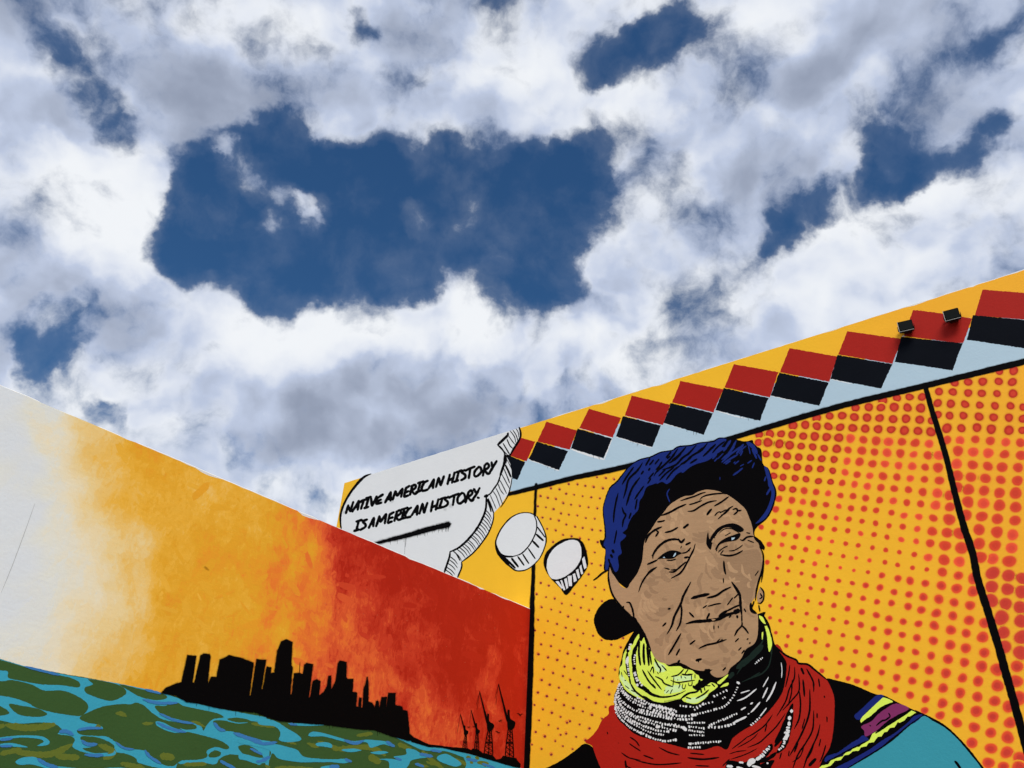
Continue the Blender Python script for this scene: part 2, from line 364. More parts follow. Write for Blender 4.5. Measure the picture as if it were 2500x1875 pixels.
class Shape:
    """Collects filled outlines lying on one wall; every outline is set a hair in front of the one before."""
    def __init__(self, wall, mm): self.w = wall; self.z = mm / 4000; self.V = []; self.F = []; self.C = []; self.soft = False; self.strip = False; self.cuts = []; self.wide = 1.0; self.bold = 1.35; self.rf = 0.22; self.wob = 0.18
    def fill(self, p, skirt=0, a0=0.5, am=1.0):
        q = [(a, max(b, 0.012)) for a, b in (self.w.at(x, y) for x, y in p)]; self.cuts.append((len(self.V), len(self.F)))
        if skirt:
            self.soft = True; n = len(p); i0 = len(self.V)
            area = sum(p[i][0] * p[(i + 1) % n][1] - p[(i + 1) % n][0] * p[i][1] for i in range(n))
            s = 1 if area > 0 else -1
            for i in range(n):
                dx, dy = p[(i + 1) % n][0] - p[i - 1][0], p[(i + 1) % n][1] - p[i - 1][1]
                l = math.hypot(dx, dy) or 1
                sk = skirt * (0.6 + 0.8 * abs(noise.noise((p[i][0] * 0.05, p[i][1] * 0.05, 4))))
                ox, oy = self.w.at(p[i][0] + s * dy / l * sk, p[i][1] - s * dx / l * sk)
                self.V += [(q[i][0], -self.z, q[i][1]), (ox, -self.z, oy)]; self.C += [(0, 0, 0, a0), (0, 0, 0, 0.0)]
            for i in range(n):
                j = (i + 1) % n; self.F.append((i0 + 2 * i, i0 + 2 * j, i0 + 2 * j + 1, i0 + 2 * i + 1))
            self.z += 0.000004
        v, e, f, *_ = delaunay_2d_cdt([Vector(t) for t in q], [], [list(range(len(q)))], 1, 1e-6)
        i0 = len(self.V); self.V += [(t.x, -self.z, t.y) for t in v]; self.C += [(0, 0, 0, am)] * len(v)
        for t in f:
            a, b, c = (v[k] for k in t[:3])
            if (b - a).cross(c - a) < 0: t = t[::-1]
            self.F.append(tuple(i0 + k for k in t))
        self.z += 0.000002
        return self
    def poly(self, s, crop=None, smooth=True, amp=0.7, skirt=0, a0=0.5, step=3.0):
        p = pts(s, crop) if isinstance(s, str) else s
        p = [t[:2] for t in p]
        p = (spline if smooth else straight)(p, True, step)
        return self.fill(rough(p, amp), skirt, a0)
    def stroke(self, s, crop=None, w=None, taper=0.35, amp=0.35, skirt=0, a0=0.5, step=2.0, smooth=True, closed=False):
        p = pts(s, crop) if isinstance(s, str) else s
        k = CROP[crop][2] if crop and w else 1.0
        if len(p[0]) == 2:
            wd = w / k; n = len(p)
            p = [(x, y, wd) for x, y in p]
        p = [(x, y, v * self.wide) for x, y, v in p]
        c = (spline if smooth else straight)(p, False, step)
        n = len(c); Lf, Rt = [], []
        for i in range(n):
            a, b = c[max(i - 1, 0)], c[min(i + 1, n - 1)]
            dx, dy = b[0] - a[0], b[1] - a[1]; l = math.hypot(dx, dy) or 1
            t = i / max(1, n - 1); e = min(t, 1 - t)
            hw = c[i][2] / 2
            if taper: hw *= taper + (1 - taper) * min(1, (e / 0.22)) ** 0.7
            hw *= 1 + self.wob * noise.noise((c[i][0] * 0.15, c[i][1] * 0.15, 2.2))
            if self.strip: hw *= self.bold
            hw = max(hw, 0.22)
            nx, ny = -dy / l * hw, dx / l * hw
            Lf.append((c[i][0] + nx, c[i][1] + ny)); Rt.append((c[i][0] - nx, c[i][1] - ny))
        # rounded ends
        def cap(i, sgn):
            a, b = c[max(i - 1, 0)], c[min(i + 1, n - 1)]
            dx, dy = b[0] - a[0], b[1] - a[1]; l = math.hypot(dx, dy) or 1
            h = math.dist(Lf[i], Rt[i]) / 2
            return (c[i][0] + sgn * dx / l * h * 0.8, c[i][1] + sgn * dy / l * h * 0.8)
        if closed or self.strip:
            self.cuts.append((len(self.V), len(self.F)))
            Lf2, Rt2 = [cap(0, -1)] + Lf + [cap(n - 1, 1)], [cap(0, -1)] + Rt + [cap(n - 1, 1)]
            if not closed: Lf, Rt = Lf2, Rt2; n += 2
            i0 = len(self.V)
            for side in (rough(Lf, amp), rough(Rt, amp)):
                self.V += [(s, -self.z, h) for s, h in (self.w.at(*q) for q in side)]; self.C += [(0, 0, 0, 1)] * n
            self.F += [(i0 + i, i0 + i + 1, i0 + n + i + 1, i0 + n + i) for i in range(n - 1)]
            self.z += 0.000002
            return self
        return self.fill(rough(Lf + [cap(n - 1, 1)] + Rt[::-1] + [cap(0, -1)], amp, f=self.rf), skirt, a0)
    def strokes(self, text, crop, w=10, **kw):
        for line in text.split(';'):
            line = line.strip()
            if not line: continue
            ww = w
            if line.startswith('w'):
                h, line = line.split(None, 1); ww = float(h[1:])
            self.stroke(line, crop, ww, **kw)
        return self
    def blob(self, x, y, rx, ry=None, ang=0, n=12, amp=0.3):
        ry = ry or rx; ph = random.random() * 6
        p = []
        for i in range(n):
            t = 2 * math.pi * i / n; k = 1 + 0.16 * math.sin(2 * t + ph) + 0.08 * math.sin(3 * t + ph * 2)
            u, v = rx * k * math.cos(t), ry * k * math.sin(t)
            p.append((x + u * math.cos(ang) - v * math.sin(ang), y + u * math.sin(ang) + v * math.cos(ang)))
        return self.fill(p)
    def beads(self, s, crop, n, size, jit=0.25, aspect=0.75):
        c = spline([t[:2] for t in pts(s, crop)], False, 1.0); k = CROP[crop][2]; size = size / k
        for i in range(n):
            f = (i + 0.5) / n * (len(c) - 1); j = int(f)
            a, b = c[max(j - 2, 0)], c[min(j + 2, len(c) - 1)]
            ang = math.atan2(b[1] - a[1], b[0] - a[0])
            r = size / 2 * random.uniform(1 - jit, 1 + jit)
            hw, hh = r * aspect * random.uniform(0.8, 1.15), r * random.uniform(0.85, 1.2)
            x, y = c[j][0] + random.uniform(-.15, .15) * size, c[j][1] + random.uniform(-.15, .15) * size
            q = [(-hw, -hh * .8), (-hw * .2, -hh), (hw, -hh * .8), (hw * 1.1, 0), (hw * .85, hh), (-hw * .3, hh * 1.05), (-hw, hh * .7)]
            sk = random.uniform(-.25, .25)
            q = [(u + v * sk, v) for u, v in q]
            self.fill([(x + u * math.cos(ang) - v * math.sin(ang), y + u * math.sin(ang) + v * math.cos(ang)) for u, v in q])
        return self
    def build_each(self, name, mat, parent):
        """every outline as a part of its own"""
        cuts = self.cuts + [(len(self.V), len(self.F))]
        m = 'blacksoft' if self.soft and mat in ('black', 'navyblack') else mat
        for (v0, f0), (v1, f1) in zip(cuts, cuts[1:]):
            link(name, self.V[v0:v1], [tuple(k - v0 for k in f) for f in self.F[f0:f1]], M[m], parent, self.C[v0:v1] if self.soft or m in ('tandark', 'tanlight') else None)
    def build(self, name, mat, parent, kind=None):
        m = mat
        if self.soft and mat in ('black', 'navyblack'): m = 'blacksoft'
        o = link(name, self.V, self.F, M[m], parent, self.C if self.soft else None)
        if kind: o['kind'] = kind
        return o
R = lambda mm: Shape(RW, mm)
Lw = lambda mm: Shape(LW, mm)

# ------------------------------------------------------------------ ground
def ground():
    m = bpy.data.materials.new('asphalt'); m.use_nodes = True; N = m.node_tree.nodes; L = m.node_tree.links
    p = N['Principled BSDF']; p.inputs['Roughness'].default_value = 0.9
    n = N.new('ShaderNodeTexNoise'); n.inputs['Scale'].default_value = 40; n.inputs['Detail'].default_value = 8
    tc = N.new('ShaderNodeTexCoord'); L.new(tc.outputs['Object'], n.inputs['Vector'])
    cr = N.new('ShaderNodeValToRGB'); cr.color_ramp.elements[0].color = (.05, .05, .052, 1); cr.color_ramp.elements[1].color = (.12, .118, .115, 1)
    L.new(n.outputs[0], cr.inputs[0]); L.new(cr.outputs[0], p.inputs['Base Color'])
    bp = N.new('ShaderNodeBump'); bp.inputs['Strength'].default_value = .4; bp.inputs['Distance'].default_value = .01
    L.new(n.outputs[0], bp.inputs['Height']); L.new(bp.outputs[0], p.inputs['Normal'])
    s = 900
    o = link('ground', [(-s, -s, 0), (s, -s, 0), (s, s, 0), (-s, s, 0)], [(0, 1, 2, 3)], m, None)
    o['kind'] = 'structure'; o['label'] = 'dark asphalt ground at the foot of the painted walls'
ground()

# ================================================================== TALL WALL
# yellow ground coat, stopping a little unevenly short of the edges so that white plaster shows
def kl(*c): return tuple(v / q for v, q in zip(lin(*c), LIT_R))
S_LINE = RW.at(2340, 1240)[0]
def coat_col(x, h):
    sm = lambda a, b, v: (lambda t: t * t * (3 - 2 * t))(min(1, max(0, (v - a) / (b - a))))
    f = sm(S_LINE - 1.5, S_LINE + .6, x) * .34 + sm(1.1, .2, x) * sm(3.2, 1.6, h) * .22 * (x > 0)
    f += .10 * noise.noise((x * 1.7, h * 1.7, 2.0)); f = min(1, max(0, f))
    return tuple(p + (q - p) * f for p, q in zip(kl(226, 174, 41), kl(226, 136, 44)))
def ground_coat():
    n = int((TX1 - TX0) / 0.03); m = 40; V = []; F = []; C = []
    for i in range(n + 1):
        x = TX0 + 0.004 + (TX1 - TX0 - 0.008) * i / n
        chip = max(0, noise.noise((x * 3.1, 2, 5)) - 0.30) * 0.05 + max(0, noise.noise((x * 14, 9, 5)) - 0.30) * 0.035
        top = TALL_H - 0.007 - chip * .8 + noise.noise((x * 12, 4, 4)) * 0.003
        for j in range(m + 1):
            V.append((x, -0.0002, top * j / m)); C.append((*coat_col(x, top * j / m), 1))
    for i in range(n):
        for j in range(m):
            a = i * (m + 1) + j; F.append((a, a + m + 1, a + m + 2, a + 1))
    link('yellow_coat', V, F, M['coat'], tall, C)
ground_coat()
PALE = R(1.2)
PALE.poly('N 770,1330 835,1060 825,900 D 150,800 240,755 370,715 510,660 700,610 900,560 1130,500 1370,430 1640,365 1940,270 2230,180 2500,100 S 2900,705 2900,778 H 1961,100 1220,280 600,430 0,605 S 1780,1075 1630,1112 A 380,440 0,520 C 1690,632', smooth=False, amp=0.6)
PALE.build('pale_blue_band', 'paleblue', tall)
SQ = dict(
 red=['N 1010,240 1305,320 1120,718 790,600', 'D 228,646 355,682 325,762 190,728', 'D 405,592 538,630 503,712 365,672', 'D 583,537 742,575 712,660 553,620',
      'D 785,477 963,511 922,607 750,566', 'D 1007,407 1192,440 1157,545 968,503', 'D 1238,340 1436,375 1403,480 1198,440', 'D 1478,270 1705,302 1665,405 1440,366',
      'J 590,315 700,320 1350,408 1815,490 1630,1000 1450,990 600,880 400,845', 'D 2040,97 2330,120 2290,228 2008,204', 'D 2385,2 2700,30 2660,140 2345,112'],
 black=['N 700,600 790,605 1100,730 940,1090 840,1060 825,890', 'D 188,728 318,768 280,847 155,802', 'D 358,674 500,716 466,798 330,757', 'D 546,622 704,662 668,752 517,708',
        'D 745,568 920,610 882,700 715,652', 'D 965,505 1150,548 1115,642 930,598', 'D 1195,442 1400,483 1362,580 1160,538', 'D 1437,368 1665,407 1618,508 1408,468',
        'D 1702,293 1957,320 1915,433 1675,397', 'D 2000,203 2290,230 2240,345 1975,305', 'D 2338,112 2660,142 2610,255 2300,228'])
W = R(1.5)
W.strokes('w7 155,803 215,822 280,849; w9 330,758 395,782 468,803; w5 468,803 500,716; w4 517,709 590,730 668,754; w4 365,672 430,690 503,714; w2 553,620 630,640 712,662; w3 715,653 800,676; w4 930,598 1010,622 1060,632; w3 1160,538 1260,560; w4 1705,292 1755,280; w3 1955,212 1992,217; w3 1408,468 1500,490', 'D', taper=0.3, amp=1.0)
W.build_each('white_edging', 'white', tall)
for i in range(11):
    R(1.9).poly(SQ['red'][i], smooth=False, amp=1.1, step=2.5).build('red_square', 'red', tall)
    b = R(2.1).poly(SQ['black'][i], smooth=False, amp=1.5, step=2.5)
    if i in (1, 2, 3, 4, 5):
        q = pts(SQ['black'][i]); a, c = q[2], q[3]
        for k in range(4):
            t = random.uniform(0.1, 0.6); x, y = a[0] + (c[0] - a[0]) * t, a[1] + (c[1] - a[1]) * t
            b.stroke([(x, y - 2, 0.9), (x - .3, y + random.uniform(3, 9), 0.5)], amp=0.05)
    b.build('black_square', 'navyblack', tall)
BL = R(2.5); BL.rf = 0.085; BL.wob = 0.06
BL.stroke('S 1237,1208,10 1309,1190,12.5 1400,1167,13 1486,1149,13 1560,1131,12 1680,1098,12 1802,1065,12 1850,1050.5,13 2049,992.5,14 2254,943,14 2500,883,15 2900,785,18', amp=0.9, taper=0.8, skirt=3.0, a0=.4)
BL.build('border_line', 'black', tall)
BL = R(2.7); BL.rf = 0.085; BL.wob = 0.06
BL.stroke('S 1309,1181,7 1306,1250,7.5 1303,1380,8.5 1300.5,1440,10 1298,1530,13 1294.5,1631,15 1290.5,1750,16 1285,1875,16 1279,2030,17 1255,2600,24', amp=1.0, taper=0.8, skirt=2.5, a0=.4)
BL.build('border_line', 'black', tall)
BL = R(2.9); BL.rf = 0.085; BL.wob = 0.06
BL.stroke('H 1235,285,42 1290,480,46 1340,640,46 1400,850,46 1460,1100,48 1520,1320,52 1580,1500,54 G 1600,190,58 1680,450,60 1750,680,62 1820,930,62 1890,1180,62 1950,1400,64 2100,1950,70 2560,3600,84', amp=1.0, taper=0.8, skirt=2.5, a0=.35)
BL.build('border_line', 'black', tall)

# ---- speech bubble
BUB = R(3.2)
top_l = RW.at(905, 1158)[0]
BUB.poly('C 345,528 500,478 800,385 1100,290 1400,195 1558,147 1566,200 1540,260 1490,350 1482,372 1445,372 1480,440 1497,540 1490,620 1450,700 1400,780 1345,838 1340,900 1310,980 1250,1080 1180,1160 1085,1235 1085,1280 1050,1370 900,1420 100,1150 100,1000 103,900 125,780 190,670 270,570', smooth=False, amp=0.4)
bub = BUB.build('speech_bubble', 'white', tall)
o_ = R(3.6); o_.strip = True
o_.stroke('C 352,521,10 300,543,18 250,590,18 190,665,15 140,750,14 110,830,14 103,900,13 112,985,12', taper=0.5)
o_.strokes('w40 750,140 740,190 660,270 540,385; w26 540,385 620,460 678,545 680,600; w38 685,590 670,760 640,860 590,1010; w26 595,1000 545,1150 470,1260 400,1360 330,1410; w46 340,1405 270,1435; w34 975,25 1006,140 995,240 930,360 860,470 790,600; w12 700,640 770,760 825,890 832,1050; w16 832,1050 800,1230 740,1430 600,1650; w44 690,580 700,680 690,760', 'N', taper=0.6)
o_.strokes('w14 1288,705 1285,720 1282,800 1255,880 1205,970 1130,1060 1060,1120 992,1152; w9 1345,838 1340,900 1305,995 1245,1085 1175,1165 1085,1235; w9 1300,720 1325,780 1345,838; w13 992,1150 985,1200 945,1320; w8 1040,1165 1075,1225; w10 1085,1235 1085,1280 1050,1365; w12 1450,372 1478,376 1482,371', 'C', taper=0.6)
o_.build_each('outline', 'black', bub)
def ladder(sh, inner, outer, crop, n, w, t0=0.03, t1=0.97):
    a = spline([t[:2] for t in pts(inner, crop)], False, 1); b = spline([t[:2] for t in pts(outer, crop)], False, 1)
    for i in range(n):
        t = t0 + (t1 - t0) * i / (n - 1) + random.uniform(-.012, .012)
        p, q = a[int(t * (len(a) - 1))], b[int(t * (len(b) - 1))]
        mx, my = (p[0] + q[0]) / 2 + (q[1] - p[1]) * .06, (p[1] + q[1]) / 2 - (q[0] - p[0]) * .06
        f = random.uniform(.82, 1.0)
        q = (p[0] + (q[0] - p[0]) * f, p[1] + (q[1] - p[1]) * f)
        sh.stroke([(*p, w * random.uniform(.8, 1.3)), (mx, my, w), (*q, w * .6)], taper=0.7, amp=.25)
h_ = R(4.6); h_.strip = True
h_.strokes('w14 585,400 660,500 740,590; w20 645,345 720,470 790,590; w18 725,260 790,400 855,460; w14 755,190 830,300 895,380; w14 790,95 880,220 905,340; w14 845,75 920,200 945,300; w12 910,50 960,140 965,230', 'N')
h_.strokes('w30 690,780 750,900 810,1040; w16 665,860 740,1040 785,1160; w14 620,970 700,1120 780,1270; w14 580,1090 650,1220 720,1370; w13 545,1160 600,1300 670,1390; w13 500,1250 570,1390 640,1590; w13 445,1320 520,1440 590,1640; w13 385,1390 460,1560 510,1680; w26 320,1470 370,1600 410,1740', 'N', taper=.5)
ladder(h_, 'C 1275,800 1250,885 1205,970 1130,1060 1060,1120 1010,1148', 'C 1338,890 1318,980 1262,1075 1195,1150 1130,1205 1085,1232', 'C', 18, 1.7)
ladder(h_, 'C 990,1190 950,1300', 'C 1060,1260 1030,1370', 'C', 5, 1.8)
h_.build_each('hatch_line', 'black', bub)
u_l = R(5.4)
u_l.stroke('C 385,1085,22 500,1056,28 650,1018,36 800,975,40 900,950,42 985,930,44', taper=0.95, amp=1.0, skirt=4.5, a0=.45)
for i in range(34):
    t = random.random() ** 0.7; x = 932 + 166 * t; y = 1320 - 33 * t * 1.15
    if random.random() < .35: x = random.uniform(1086, 1097)
    y = 1324 - (x - 932) * 0.245
    u_l.stroke([(x, y - 3, .8), (x - .2, y + random.uniform(2, 14), .45)], amp=.05)
u_l.stroke([(990, 1308, 1.0), (988, 1353, .5)], amp=.1); u_l.stroke([(993, 1308, .8), (990, 1335, .5)], amp=.1)
u_l.build('underline', 'black', bub)
LETTERS = """80,795 115,680;112,685 140,768;140,770 182,635;165,772 215,695 258,620;258,620 240,748;195,720 245,695;265,648 310,618 390,598;325,612 282,738;388,585 350,718;350,592 425,568;325,725 390,702;
420,580 432,695;432,695 500,560;502,590 488,668;500,592 585,535;500,632 560,605;490,668 565,648;608,652 690,500;690,505 682,625;640,605 698,582;710,612 752,490;752,492 772,560;772,560 848,455;848,460 825,575;
892,448 865,570;888,455 942,420;885,512 932,490;865,572 928,548;978,418 945,548;962,428 1015,408 1022,445 965,490;972,488 1008,530 1052,502;1085,380 1055,492;1050,388 1135,360;1025,512 1100,482;
1190,350 1140,380 1105,450 1120,488 1190,470;1195,462 1272,330;1272,335 1255,455;1220,425 1268,402;1295,442 1336,308;1336,312 1360,418;1360,418 1406,288;1452,402 1486,265;1512,385 1550,238;1470,348 1535,315;
1605,238 1570,358;1568,240 1652,210;1538,372 1602,342;1692,205 1640,235 1690,270 1690,312 1632,348;1690,220 1750,190 1825,160;1762,188 1740,322;1882,160 1825,220 1815,278 1850,292 1908,230 1895,170 1865,165;
1955,150 1930,288;1948,155 1988,118 2012,160 1955,215;1955,215 2000,262 2032,240;2048,100 2055,165;2118,82 2065,172 2008,262;
255,893 225,1012;218,905 302,880;188,1032 262,1010;372,873 310,905 345,940 340,978 272,1018;388,992 462,850;462,855 450,972;415,940 465,920;488,972 536,828;536,832 546,910;546,910 627,798;627,800 605,932;
672,808 645,922;668,812 732,775;665,862 718,845;645,926 708,900;772,768 735,898;758,778 810,750 822,790 755,840;760,840 790,882 842,860;872,738 840,852;828,744 920,715;808,872 892,850;
967,713 920,745 885,810 900,848 960,836;968,822 1052,685;1052,690 1040,818;1000,780 1048,760;1073,802 1117,658;1117,662 1136,788;1136,788 1182,648;1228,772 1256,622;1293,748 1332,598;1243,712 1313,680;
1385,592 1345,712;1348,604 1432,575;1308,727 1392,705;1472,568 1415,600 1455,635 1450,678 1388,712;1468,584 1530,555 1612,525;1547,553 1525,684;1652,513 1595,575 1590,640 1625,658 1690,600 1675,530 1640,517;
1737,508 1695,652;1728,518 1770,483 1787,525 1725,580;1730,580 1775,622 1812,600;1808,462 1842,522;1888,448 1840,540 1772,628"""
ls = [t for t in LETTERS.replace('\n', '').split(';') if t.strip()]
for n_ in (3, 3, 2, 3, 2, 4, 3, 4, 4, 3, 3, 1, 3, 3, 3, 3, 1, 2, 1, 3, 2, 3, 1, 3, 4, 4, 3, 3, 1, 3, 3, 3, 3, 1, 2, 1, 3, 2):
    lt = R(6.2); lt.strip = True
    lt.strokes(';'.join(ls[:n_]), 'K', 27, taper=0.85, amp=0.45); ls = ls[n_:]
    lt.build('letter', 'black', bub)
R(6.2).blob(830 + 1868 / 5.53, 1110 + 582 / 5.53, 3.6).build('full_stop', 'black', bub)
sp_ = R(5.8)
for x, y, r in ((1500, 690, 50), (700, 620, 45), (1420, 740, 30), (60, 780, 30), (820, 780, 40), (1010, 520, 40), (560, 640, 35)):
    sp_.fill([(830 + (x + r * .4 * math.cos(t)) / 5.53, 1110 + (y + r * .4 * math.sin(t)) / 5.53) for t in [k * .7 for k in range(9)]], skirt=5, a0=.14, am=.14)
sp_.build('overspray', 'black', bub, kind='stuff')

# ---- thought bubbles
tb = R(3.3); tb.poly('C 1690,865 1640,838 1560,840 1480,880 1410,960 1370,1040 1362,1090 1380,1160 1430,1225 1480,1275 1530,1305 1600,1300 1660,1265 1720,1200 1760,1110 1770,1040 1745,960 1705,890')
t1 = tb.build('thought_bubble', 'white', tall)
k_ = R(3.8)
k_.stroke('C 1690,865,10 1640,838,8 1560,840,8 1480,880,11 1410,960,12 1370,1040,12 1362,1090,14 1380,1160,20 1430,1220,24 1480,1272,16 1530,1305,11 1600,1300,10 1660,1265,9 1720,1200,9 1760,1110,10 1770,1040,12 1745,960,10 1695,865,10', taper=0, closed=True)
k_.strokes('w17 1366,1100 1388,1155 1430,1186 1500,1192; w11 1490,1192 1570,1166 1640,1090 1688,990 1692,910 1672,856; w30 1385,1165 1450,1225; w18 1440,1205 1520,1285; w20 1490,1205 1545,1275; w14 1540,1190 1592,1262; w13 1580,1170 1630,1248; w13 1625,1125 1682,1208; w18 1662,1065 1712,1118; w18 1690,1010 1748,1062; w12 1698,950 1762,1035', 'C', taper=.6)
k_.build('outline', 'black', t1)
tb = R(3.3); tb.poly('C 1985,1042 2040,1050 2080,1100 2105,1190 2107,1270 2060,1350 1990,1440 1932,1502 1880,1440 1820,1380 1765,1300 1750,1230 1770,1160 1840,1090 1910,1050', skirt=2.0, a0=.3)
t2 = tb.build('thought_bubble', 'black', tall)
k_ = R(3.8); k_.poly('C 1975,1055 2030,1070 2055,1130 2050,1210 2010,1280 1950,1335 1880,1370 1820,1370 1785,1320 1775,1260 1790,1190 1840,1120 1910,1075')
for q in ('1845,1392 1870,1390 1908,1445 1895,1452', '1885,1385 1900,1380 1925,1460 1912,1465', '1915,1375 1937,1363 1950,1440 1935,1455', '1945,1350 1977,1343 1980,1430 1955,1430', '1985,1335 2005,1325 2020,1385 1995,1400', '2012,1302 2030,1290 2045,1360 2030,1370', '2040,1275 2055,1255 2070,1330 2055,1335', '2060,1210 2080,1190 2100,1280 2080,1295'):
    k_.poly('C ' + q, smooth=False)
k_.build('white_fill', 'white', t2)

# ---- halftone dots
HD = """1780,170 1885,165 1450,255 1550,250 1657,247 1775,245 1875,250 920,385 1025,365 1118,360 1210,360 1335,320 1437,323 1550,330 1650,333 1762,335 1880,335 720,440 818,435 907,438 1005,435 1103,438 1200,442 1325,405 1422,410 1527,413 1635,420 1747,425 1862,425 1955,435
435,515 530,500 622,497 712,508 805,512 898,515 997,523 1092,520 1193,527 1280,535 1325,490 1413,497 1515,497 1630,505 1737,510 1850,512 1955,520 260,570 350,565 435,575 520,577 607,583 700,588 792,593 887,597 983,600 1080,607 1180,610 1275,617 1393,590 1500,590 1615,585 1720,597 1850,605 1950,605
10,635 90,632 172,632 253,638 335,648 420,650 507,655 597,660 683,665 778,675 872,683 963,690 1062,690 1160,698 1262,705 1393,677 1490,680 1603,672 1713,683 1827,693 1935,697 5,695 75,695 160,705 235,715 320,722 405,727 490,738 582,742 665,750 767,755 860,765 953,770 1050,775 1148,783 1253,790 1335,790 1475,757 1587,765 1698,773 1818,782 1940,790
60,780 140,785 217,795 302,803 388,808 472,815 562,820 658,832 750,837 845,852 937,853 1037,865 1138,870 1233,877 1328,880 1465,853 1583,860 1695,870 1800,877 1917,880 125,863 210,870 290,877 375,887 463,890 552,903 643,915 732,932 825,940 922,943 1025,950 1123,960 1228,967 1338,975 1470,940 1570,950 1677,960 1790,970 1912,977
118,940 187,950 275,958 355,965 447,980 537,985 622,993 713,1003 807,1018 907,1027 1005,1035 1110,1043 1215,1060 1323,1068 1410,1085 1470,1025 1552,1042 1667,1050 1780,1067 1900,1068 177,1030 258,1042 342,1050 430,1060 518,1070 610,1085 702,1090 795,1105 898,1120 998,1125 1098,1138 1200,1147 1310,1157 1415,1170 1548,1133 1663,1143 1780,1158 1900,1172
155,1110 252,1120 333,1132 413,1145 503,1153 597,1165 687,1180 783,1183 872,1195 985,1212 1077,1233 1187,1242 1293,1252 1410,1262 1535,1230 1650,1240 1765,1258 1895,1270 132,1187 230,1208 311,1217 393,1228 490,1240 578,1252 672,1260 768,1275 868,1290 967,1308 1068,1315 1175,1332 1285,1350 1395,1360 1490,1365 1630,1337 1762,1355 1878,1375
25,1318 123,1275 210,1285 300,1302 392,1312 471,1325 565,1335 663,1345 758,1365 857,1373 952,1392 1057,1410 1167,1423 1270,1437 1380,1455 1500,1472 1630,1440 1748,1455 1870,1472 110,1358 192,1370 280,1387 373,1397 457,1405 547,1424 648,1440 740,1453 845,1470 943,1487 1043,1503 1153,1520 1255,1542 1372,1560 1485,1573 1730,1552 1853,1570
85,1445 178,1448 265,1468 353,1484 445,1500 535,1515 630,1532 725,1545 823,1563 937,1577 1030,1597 1140,1618 1245,1630 1360,1650 1640,1540 158,1535 245,1548 330,1570 420,1588 512,1605 608,1617 708,1637 812,1650 70,1577"""
GD = """55,118 143,138 243,158 338,178 435,197 530,215 635,233 738,250 848,267 957,302 1072,320 1183,340 1302,357 1420,382 1543,405 863,173 987,197 1080,215 1198,235 1322,252 1440,275 1565,297 1453,175 1570,197
40,212 130,238 220,253 313,272 408,290 508,310 612,327 718,350 825,377 937,387 1065,413 1167,440 1283,465 1410,485 1535,520 1655,540 22,305 107,330 195,348 293,370 392,390 493,405 598,430 708,455 820,480 917,507 1027,530 1145,547 1267,560 1395,595 1513,620 1640,650
0,408 93,425 185,443 283,468 378,495 487,513 590,535 700,555 800,585 910,608 1020,632 1133,655 1260,677 1390,710 1510,735 1653,770 0,500 77,522 168,543 264,563 355,587 460,610 563,635 675,655 783,688 900,717 1013,742 1122,765 1243,793 1373,820 1500,845 1632,875 1750,900
45,615 138,643 240,670 347,685 445,713 555,740 660,760 770,790 877,815 993,845 1113,873 1228,907 1357,928 1485,965 1605,990 1755,1025 125,715 228,763 320,795 430,815 540,848 643,868 750,893 862,922 977,962 1097,987 1218,1015 1335,1043 1467,1080 1600,1110 1733,1143 1840,1185
400,910 517,952 603,968 670,988 740,1003 850,1035 965,1057 1080,1097 1200,1128 1330,1160 1450,1193 1592,1222 1720,1265 1850,1310 1193,1215 1313,1253 1440,1310 1575,1345 1703,1387 1833,1423 1558,1465 1705,1508 1827,1538 1930,1585 1685,1620 1800,1650 1920,1659 1860,1740 1780,1735 1980,1760
1717,155 1840,175 1945,197 1710,262 1833,280 1945,300 1707,367 1818,393 1930,420 1785,500 1935,527 1800,615 1940,650 1810,725 1930,770 1905,875 1900,990 1920,1120"""
ID = """452,35 502,40 548,47 343,75 387,83 434,90 485,97 294,73 195,97 243,103 137,140 178,150 223,157 280,127 325,133 372,141 420,147 468,153 122,197 167,203 210,213 264,180 307,188 357,196 405,203 454,209 148,260 193,268 240,277 251,237 295,244 343,249 390,263 440,267 281,299 330,312 372,318 425,328 472,333 174,323 222,332 263,357 310,365 357,377 406,383 456,397 207,397 390,447 440,455 423,517 473,527
138,625 183,640 405,577 390,640 442,650 493,663 115,688 168,704 216,713 326,686 374,703 427,715 480,727 143,761 197,774 247,788 256,740 309,750 362,763 408,778 123,831 178,838 229,854 291,813 343,832 395,838 106,890 160,903 211,915 278,875 324,887 375,907 430,920 262,935 309,957 358,975 410,993 460,1007 518,1025 568,1037 598,933 478,945 532,970 585,985
140,968 195,978 244,1004 288,1019 345,1033 395,1055 443,1070 498,1092 553,1110 125,1023 179,1041 230,1055 271,1092 324,1103 374,1122 425,1141 485,1157 537,1175 155,1108 207,1128 262,1145 303,1166 354,1190 407,1208 463,1225 520,1247 143,1167 188,1193 239,1210 286,1238 342,1253 390,1275 445,1295 500,1318 122,1237 172,1257 221,1278 268,1307 320,1324 373,1342 424,1362 480,1383
103,1306 150,1331 200,1350 249,1373 301,1397 355,1415 410,1437 129,1392 182,1418 234,1438 285,1405 280,1466 336,1484 110,1457 161,1482 249,1473 219,1508 262,1536 316,1553 388,1503 89,1528 143,1552 197,1583"""
DOTZ = [0.00032]
